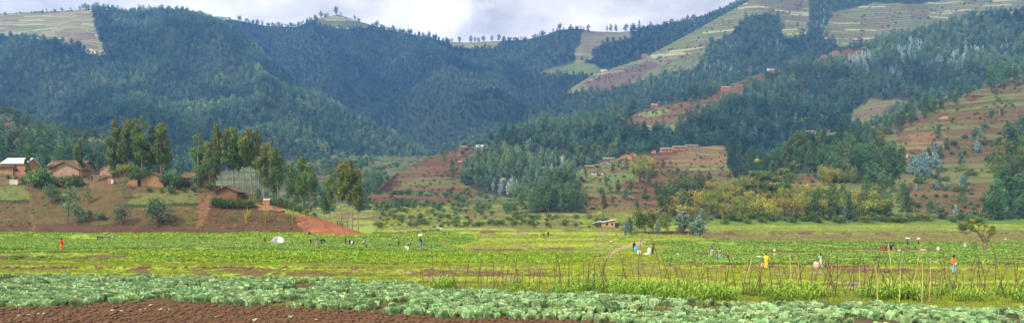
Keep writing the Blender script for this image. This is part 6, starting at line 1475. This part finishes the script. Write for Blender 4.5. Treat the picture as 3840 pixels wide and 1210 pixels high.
# outhouse with a cloth in its doorway
e, X, d, z, W, H = house('H', 985, 1011, 748, 770, 'e', M['wall_brick'], M['metal'], 'tiny roofless brick outhouse with a white cloth door', dep=1.6, over=.05, rise=.15, name='outhouse', cat='outhouse')
def hang(x0, x1, yt, yb, layer_, mat, label, back=0.0, name='hanging_cloth', off=-.12):
    X, d, z = hit(layer_, (x0 + x1) / 2, yb + 2); w = (x1 - x0) * d / F; h = (yb - yt) * d / F; b = MB(); n = 9
    G = [[[(i / 8 - .5) * w, .05 * math.sin(i * 1.7 + t * 2), .12 + h * (1 - t) + .02 * math.sin(i)] for i in range(n)] for t in np.linspace(0, 1, 5)]
    for dy in (0, .03): b.add((np.array(G) + [0, dy, 0]).reshape(-1, 3), [[r*n+i, r*n+i+1, (r+1)*n+i+1, (r+1)*n+i] for r in range(4) for i in range(n-1)], 0, .5, True)
    o = link(name, b.mesh(name, [mat]), None, (X, d + off, z)); tag(o, label, 'cloth', 'cloths hung out to dry')
hang(992, 1003, 750, 765, 'H', M['sack'], 'white cloth hanging in the doorway of the tiny outhouse', off=-.45)
hang(36, 44, 672, 692, 'H', cloth(COLR['lgrey']), 'grey-white cloth at the left of the clothes line')
hang(44, 53, 673, 693, 'H', M['sack'], 'white cloth in the middle of the clothes line')
hang(53, 67, 674, 692, 'H', cloth(COLR['cream']), 'cream cloth at the right of the clothes line')
hang(419, 427, 672, 688, 'H', M['sack'], 'white cloth hanging from the mud brick block', off=-.3)
# far houses: layer, x0, x1, ridge, ground, front, wall, roof, label
HS = [
 ('I', 316, 340, 499, 516, 'e', 'wall_orange', 'tile', 'small orange house by the far hedge at the left', 0),
 ('E', 1724, 1757, 545, 563, 'e', 'wall_red', 'tile_pale', 'brown house left of the white-roofed one on the spur', 1),
 ('E', 1786, 1811, 543, 567, 'e', 'wall_white', 'metal', 'white house with a gleaming metal roof on the spur', 1),
 ('E', 1810, 1830, 549, 566, 'e', 'wall_red', 'tile', 'brick-red house touching the right side of the white-roofed one', 1),
 ('E', 1717, 1740, 603, 616, 'e', 'wall_red', 'tile_red', 'low red-roofed house below the crest of the red spur', 0),
 ('F', 2480, 2522, 552, 570, 'e', 'wall_orange', 'tile_pale', 'long orange house left in the top row of the village', 2),
 ('F', 2525, 2570, 545, 561, 'e', 'wall_orange', 'tile_pale', 'long house in the middle of the top row of the village', 2),
 ('F', 2574, 2618, 541, 555, 'e', 'wall_orange', 'tile_pale', 'last house of the top row beside the light field', 1),
 ('F', 2445, 2460, 561, 576, 'g', 'wall_orange', 'tile_pale', 'small orange gable between bamboo and the top row', 0),
 ('F', 2358, 2388, 567, 585, 'g', 'wall_orange', 'tile_pale', 'gabled house behind the largest village house', 0),
 ('F', 2326, 2370, 575, 600, 'g', 'wall_orange', 'tile_pale', 'largest village house with a broad orange gable', 0),
 ('F', 2322, 2356, 595, 612, 'g', 'wall_orange', 'tile', 'gabled house directly below the largest village house', 0),
 ('F', 2264, 2304, 589, 606, 'e', 'wall_orange', 'tile_pale', 'house left of the largest village house', 2),
 ('F', 2243, 2292, 598, 617, 'g', 'wall_grey', 'tile_pale', 'grey-walled house in front of the left village houses', 0),
 ('F', 2196, 2224, 618, 634, 'e', 'wall_red', 'tile_pale', 'dark-roofed house at the left end of the village', 0),
 ('F', 2220, 2262, 639, 656, 'e', 'wall_white', 'tile', 'whitewashed house among trees below the village', 1),
 ('F', 2330, 2353, 626, 640, 'g', 'wall_red', 'tile_pale', 'small house right of centre below the village', 0),
 ('F', 2293, 2312, 630, 645, 'g', 'wall_orange', 'tile', 'bare orange gable in the trees below the village', 0),
 ('F', 2222, 2247, 663, 676, 'g', 'wall_red', 'metal', 'little house with a shiny roof in the village trees', 0),
 ('F', 2178, 2196, 668, 683, 'e', 'wall_red', 'tile', 'small dark red house left under the village', 0),
 ('F', 2097, 2127, 692, 712, 'e', 'wall_orange', 'tile_red', 'pale-roofed house in the wood left of the village', 0),
 ('F', 2066, 2096, 731, 750, 'e', 'wall_orange', 'tile_pale', 'lower left house hidden in the wood', 0),
 ('F', 2107, 2124, 731, 752, 'g', 'wall_orange', 'tile_pale', 'lower house right of the hidden one in the wood', 0),
 ('F', 2195, 2209, 736, 754, 'g', 'wall_red', 'tile', 'narrow hut at the right edge of the wood', 0),
 ('G', 2650, 2671, 716, 734, 'g', 'wall_orange', 'tile', 'orange hut peeking out of the bamboo thicket', 0),
 ('G', 2818, 2862, 641, 666, 'e', 'wall_red', 'tile_pale', 'brick-red house on the ledge above the bamboo', 2),
 ('G', 3018, 3060, 482, 498, 'e', 'wall_white', 'tile_pale', 'long whitewashed house above the dark grove', 2),
 ('G', 3074, 3112, 478, 492, 'e', 'wall_grey', 'tile_pale', 'brown-roofed house right of the long whitewashed one', 1),
 ('G', 3296, 3346, 484, 508, 'g', 'wall_red', 'tile', 'dark-roofed red house at the left crest of the right hill', 0),
 ('G', 3536, 3556, 428, 448, 'g', 'wall_orange', 'tile', 'tan hut among trees on the right hill', 0),
 ('G', 3640, 3690, 352, 374, 'e', 'wall_brown', 'tile', 'brown house under the conical trees at the upper right', 1),
 ('E', 2707, 2738, 323, 344, 'e', 'wall_red', 'tile_red', 'bright red-roofed house on the upper spur', 1),
 ('E', 2801, 2826, 287, 296, 'e', 'wall_red', 'tile_red', 'low pink house on the crest right of the red-roofed one', 0),
 ('E', 2882, 2905, 252, 264, 'e', 'wall_white', 'tile', 'house with smoke rising over it on the crest', 0),
 ('E', 2938, 2964, 232, 248, 'e', 'wall_orange', 'tile_pale', 'orange house on the crest right of the smoke', 0),
 ('E', 2968, 3005, 228, 243, 'e', 'wall_orange', 'tile_pale', 'longer house following on the crest', 0),
 ('E', 3086, 3103, 197, 210, 'e', 'wall_red', 'tile_pale', 'first house of the upper hamlet from the left', 0),
 ('E', 3118, 3150, 180, 203, 'g', 'wall_red', 'tile_pale', 'gabled house in the middle of the upper hamlet', 0),
 ('E', 3156, 3208, 178, 202, 'g', 'wall_brown', 'tile', 'broad brown house at the right of the upper hamlet', 0),
 ('D', 3093, 3102, 136, 148, 'g', 'wall_orange', 'tile_red', 'single orange hut under the high terraces', 0),
 ('E', 2444, 2468, 388, 405, 'e', 'wall_red', 'tile_red', 'brick-red house at the edge of the upper red field', 0),
 ('D', 2408, 2427, 200, 213, 'e', 'wall_red', 'tile_red', 'reddish house high on the left end of the bright terraces', 0),
 ('D', 2254, 2276, 258, 269, 'e', 'wall_white', 'tile_pale', 'pale house at the tip of the purple field', 0),
 ('D', 2208, 2225, 292, 305, 'g', 'wall_orange', 'tile_red', 'orange house below the pale one at the purple field', 0),
 ('D', 2503, 2526, 225, 236, 'e', 'wall_red', 'tile', 'left of two brown houses under the bright terraces', 0),
 ('D', 2549, 2571, 208, 219, 'e', 'wall_red', 'tile', 'right of two brown houses under the bright terraces', 0),
 ('E', 3812, 3836, 36, 52, 'e', 'wall_white', 'tile_red', 'pinkish house at the upper right corner', 0),
 ('A', 124, 154, 38, 47, 'e', 'wall_grey', 'metal', 'long shiny roof at the top of the left terraces', 0),
 ('A', 247, 264, 37, 46, 'e', 'wall_grey', 'metal', 'middle shiny roof at the top of the left terraces', 0),
 ('A', 334, 354, 39, 48, 'e', 'wall_grey', 'metal', 'right shiny roof beside the forest edge on the left terraces', 0),
]
for nm, x0, x1, yr, yg, fr, wl, rf, lb, nw in HS:
    house(nm, x0, x1, yr, yg, fr, M[wl], M[rf], lb, doors=(.5,) if (fr == 'e' or x1 - x0 > 25) else (), wins=(.2, .8)[:nw], over=.5, group='far houses on the hills')
house('g', 2261, 2306, 824, 853, 'e', M['wall_orange'], M['metal'], 'clay-brick house with a sloping metal roof alone in the meadow', dep=5, mono=True, wins=(.33, .75), name='brick_house')
house('g', 2228, 2250, 831, 851, 'e', M['wall_orange'], M['metal'], 'small open shed left of the clay-brick house in the meadow', dep=3, mono=True, wins=(.4,), name='shed', cat='shed')
# pale stones on the terraces
for x, y_, h_, lb in ((3401, 592, 16, 'left pale upright stone on the terraces'), (3498, 584, 12, 'middle pale upright stone above the silvery clump'), (3609, 586, 16, 'right pale upright stone on the terraces'), (3748, 428, 12, 'pale stump high on the right hill')):
    X, d, z = hit('G', x, y_); s = h_ * d / F; b = MB(); b.loft([[[.16 * s * w * math.cos(g) + .08 * t * s, .14 * s * w * math.sin(g), t * s] for g in np.arange(8) * PI / 4] for t, w in ((-.2, 1.3), (.1, 1.2), (.5, 1.0), (.85, .7), (1, .3))])
    o = link('standing_stone', b.mesh('standing_stone', [M['sack_tan']]), None, (X, d, z)); tag(o, lb, 'stone', 'pale stones on the right hill')

# ------------------------------------------------------------------ the pollarded tree
X, d, z = hit('g', 3697, 938); s = d / F
e = empty('pollarded_tree', (X, d, z)); tag(e, 'pollarded tree with thick knobbly limbs and sparse rusty leaves', 'tree')
tr = MB(); cr = MB(); q = np.random.RandomState(55)
def pt(px_, py_, dy=0.0): return np.array([(px_ - 3697) * s, dy, (938 - py_) * s])
tr.tube([pt(3699, 944), pt(3697, 930), pt(3695, 915), pt(3694, 902)], [10 * s, 7.5 * s, 7 * s, 8 * s], 9)
limbs = [[(3693, 905), (3680, 890), (3668, 876), (3655, 862), (3640, 848), (3634, 826)], [(3694, 904), (3700, 888), (3706, 874), (3716, 862), (3722, 850)], [(3690, 898), (3682, 880), (3684, 860), (3690, 845)], [(3698, 900), (3712, 888), (3720, 878), (3724, 868)], [(3660, 868), (3645, 862), (3630, 850), (3622, 836)], [(3672, 880), (3668, 860), (3672, 842)]]
lobes = []
for i, lm in enumerate(limbs):
    dy = q.normal(0, 8) * s
    pts = np.array([pt(a, b, dy * k / 5) for k, (a, b) in enumerate(lm)]); tr.tube(pts, np.linspace(5, 1.3, len(pts)) * s * (1 if i < 4 else .6), 7)
    for k, p in enumerate(pts[1:]):
        lobes.append([*p, 6 * s, 6 * s, 5 * s])
    lobes.append([*pts[-1], 10 * s, 9 * s, 8 * s])
lobes += [[*pt(3716, 874), 14 * s, 12 * s, 11 * s], [*pt(3722, 862), 11 * s, 10 * s, 8 * s], [*pt(3640, 850), 13 * s, 10 * s, 10 * s], [*pt(3648, 828), 9 * s, 7 * s, 9 * s], [*pt(3696, 900), 15 * s, 12 * s, 8 * s]]
leafcloud(cr, lobes, 2600, 4.5 * s, .55, 0, q, 0, .3, .15)
link('trunk', tr.mesh('trunk', [M['bark']]), e); link('crown', cr.mesh('crown', [M['autumn']]), e)
# egrets
for x, y_, lb in ((3770, 905, 'white egret standing on the rough ground right of the pollarded tree'), (2291, 915, 'white egret on the grass bank left of the path')):
    X, d, z = hit('g', x, y_); b = MB(); b.ell((0, 0, .42), (.26, .12, .13), 10, 6); b.tube([[.2, 0, .46], [.28, 0, .62], [.24, 0, .78], [.3, 0, .86]], [.06, .035, .03, .04], 6); b.tube([[.3, 0, .86], [.46, 0, .84]], [.025, .005], 5, 1)
    b.tube([[0, .04, -.02], [.02, .04, .36]], .012, 4, 1); b.tube([[.05, -.04, -.02], [.03, -.04, .36]], .012, 4, 1)
    o = link('egret', b.mesh('egret', [M['sack'], M['stick_pale']]), None, (X, d, z), .4, 1.1); tag(o, lb, 'bird')

# ------------------------------------------------------------------ light, sky, air
SUN_EL, SUN_AZ = 46, 232        # azimuth clockwise from the view direction: behind the camera, a little left
sd = bpy.data.lights.new('sun', 'SUN'); sd.energy = 3.3; sd.angle = R(4); sd.color = (1, .95, .86)
so = bpy.data.objects.new('sun', sd); COL.objects.link(so)
from mathutils import Vector
dirv = Vector((math.sin(R(SUN_AZ)) * math.cos(R(SUN_EL)), math.cos(R(SUN_AZ)) * math.cos(R(SUN_EL)), math.sin(R(SUN_EL))))
so.rotation_euler = (-dirv).to_track_quat('-Z', 'Y').to_euler()
w = bpy.data.worlds.new('World'); scn.world = w; w.use_nodes = True; nt = w.node_tree; nt.nodes.clear()
class WT(NT):
    def __init__(s): s.t = nt
W_ = WT()
out = nt.nodes.new('ShaderNodeOutputWorld'); bg = nt.nodes.new('ShaderNodeBackground'); bg.inputs[1].default_value = 0.1
sky = nt.nodes.new('ShaderNodeTexSky'); sky.sky_type = 'NISHITA'; sky.sun_disc = False; sky.sun_elevation = R(SUN_EL); sky.sun_rotation = R(SUN_AZ)
tc = nt.nodes.new('ShaderNodeTexCoord').outputs['Generated']
sep = W_.n('ShaderNodeSeparateXYZ', Vector=tc); zc = W_.math('MAXIMUM', sep.outputs[2], 0.0)
# cloud layer: direction flattened towards the horizon
div = W_.math('ADD', zc, 0.12)
flat = W_.n('ShaderNodeCombineXYZ', X=W_.math('DIVIDE', sep.outputs[0], div), Y=W_.math('DIVIDE', sep.outputs[1], div), Z=0.0)
n1 = W_.noise(flat, 1.3, 6, 0.55); n2 = W_.noise(flat, 4.0, 5, 0.6)
tone = W_.maprange(W_.math('ADD', W_.math('MULTIPLY', n1, .7), W_.math('MULTIPLY', n2, .3)), 0.42, 0.60, 0.0, 1.0)
cloud = W_.mix(tone, c4((5.3, 4.8, 4.3)), c4((10.0, 9.2, 8.3)))
# overcast is brighter overhead
up = W_.maprange(zc, 0.40, 0.85, 1.0, 1.8)
cloud = W_.mix(1.0, cloud, W_.n('ShaderNodeCombineXYZ', X=up, Y=up, Z=up), 'MULTIPLY')
# one bright cumulus through the gap, low over the saddle
cdir = Vector(((1622 - CX) / F, 1.0, (YH - 62) / F)).normalized()
dv = W_.n('ShaderNodeVectorMath', dict(operation='SUBTRACT')); W_.set(dv.inputs[0], tc); dv.inputs[1].default_value = cdir
dsx = W_.n('ShaderNodeSeparateXYZ', Vector=dv.outputs[0])
nn = W_.noise(tc, 75 * K, 5, 0.6)
dx = W_.math('ADD', dsx.outputs[0], W_.math('MULTIPLY', dsx.outputs[2], -0.55))
dist = W_.math('SQRT', W_.math('ADD', W_.math('POWER', W_.math('DIVIDE', dx, .029 / K), 2.0), W_.math('POWER', W_.math('DIVIDE', dsx.outputs[2], .023 / K), 2.0)))
dist = W_.math('ADD', dist, W_.math('MULTIPLY', W_.math('SUBTRACT', nn, .5), 1.6))
cm = W_.maprange(dist, .35, 1.75, 1.0, 0.0)
cloud = W_.mix(cm, cloud, c4((11.0, 10.2, 9.6)))
c = W_.mix(0.88, sky.outputs[0], cloud)
nt.links.new(c, bg.inputs[0]); nt.links.new(bg.outputs[0], out.inputs[0])
# air
zlo = min([float(L_['tab'][4].min()) for L_ in LAYERS.values()] + [float(GZ.min())]) - 1.0; zhi = max(float(L_['tab'][4].max()) for L_ in LAYERS.values()) + 30
ylo, yhi = -60.0, float(DD.max()) + 10; xh = float(np.abs(GX).max()) + 10
hz = MB(); hz.box((0, (ylo + yhi) / 2, (zlo + zhi) / 2), (2 * xh, yhi - ylo, zhi - zlo))
t = NT('air'); pv = t.n('ShaderNodeVolumePrincipled'); pv.inputs['Color'].default_value = (0.15, 0.41, 1.0, 1); pv.inputs['Density'].default_value = 1.15e-4 / K; pv.inputs['Anisotropy'].default_value = 0.1
t.t.links.new(pv.outputs[0], t.out.inputs['Volume'])
ho = link('haze', hz.mesh('haze', [t.mat])); tag(ho, None, None, None, 'stuff'); ho['label'] = 'thin blue air filling the valley'; ho['category'] = 'haze'

scn.view_settings.view_transform = 'Standard'; scn.view_settings.look = 'None'; scn.view_settings.exposure = 0.8; scn.view_settings.gamma = 1.0
scn.cycles.max_bounces = 4; scn.cycles.diffuse_bounces = 2; scn.cycles.transparent_max_bounces = 4; scn.cycles.volume_bounces = 0
scn.cycles.use_denoising = True
scn['counts'] = str(cnt)
print('COUNTS', cnt, 'cab', ncab, 'maize', nmz, 'objs', len(bpy.data.objects))
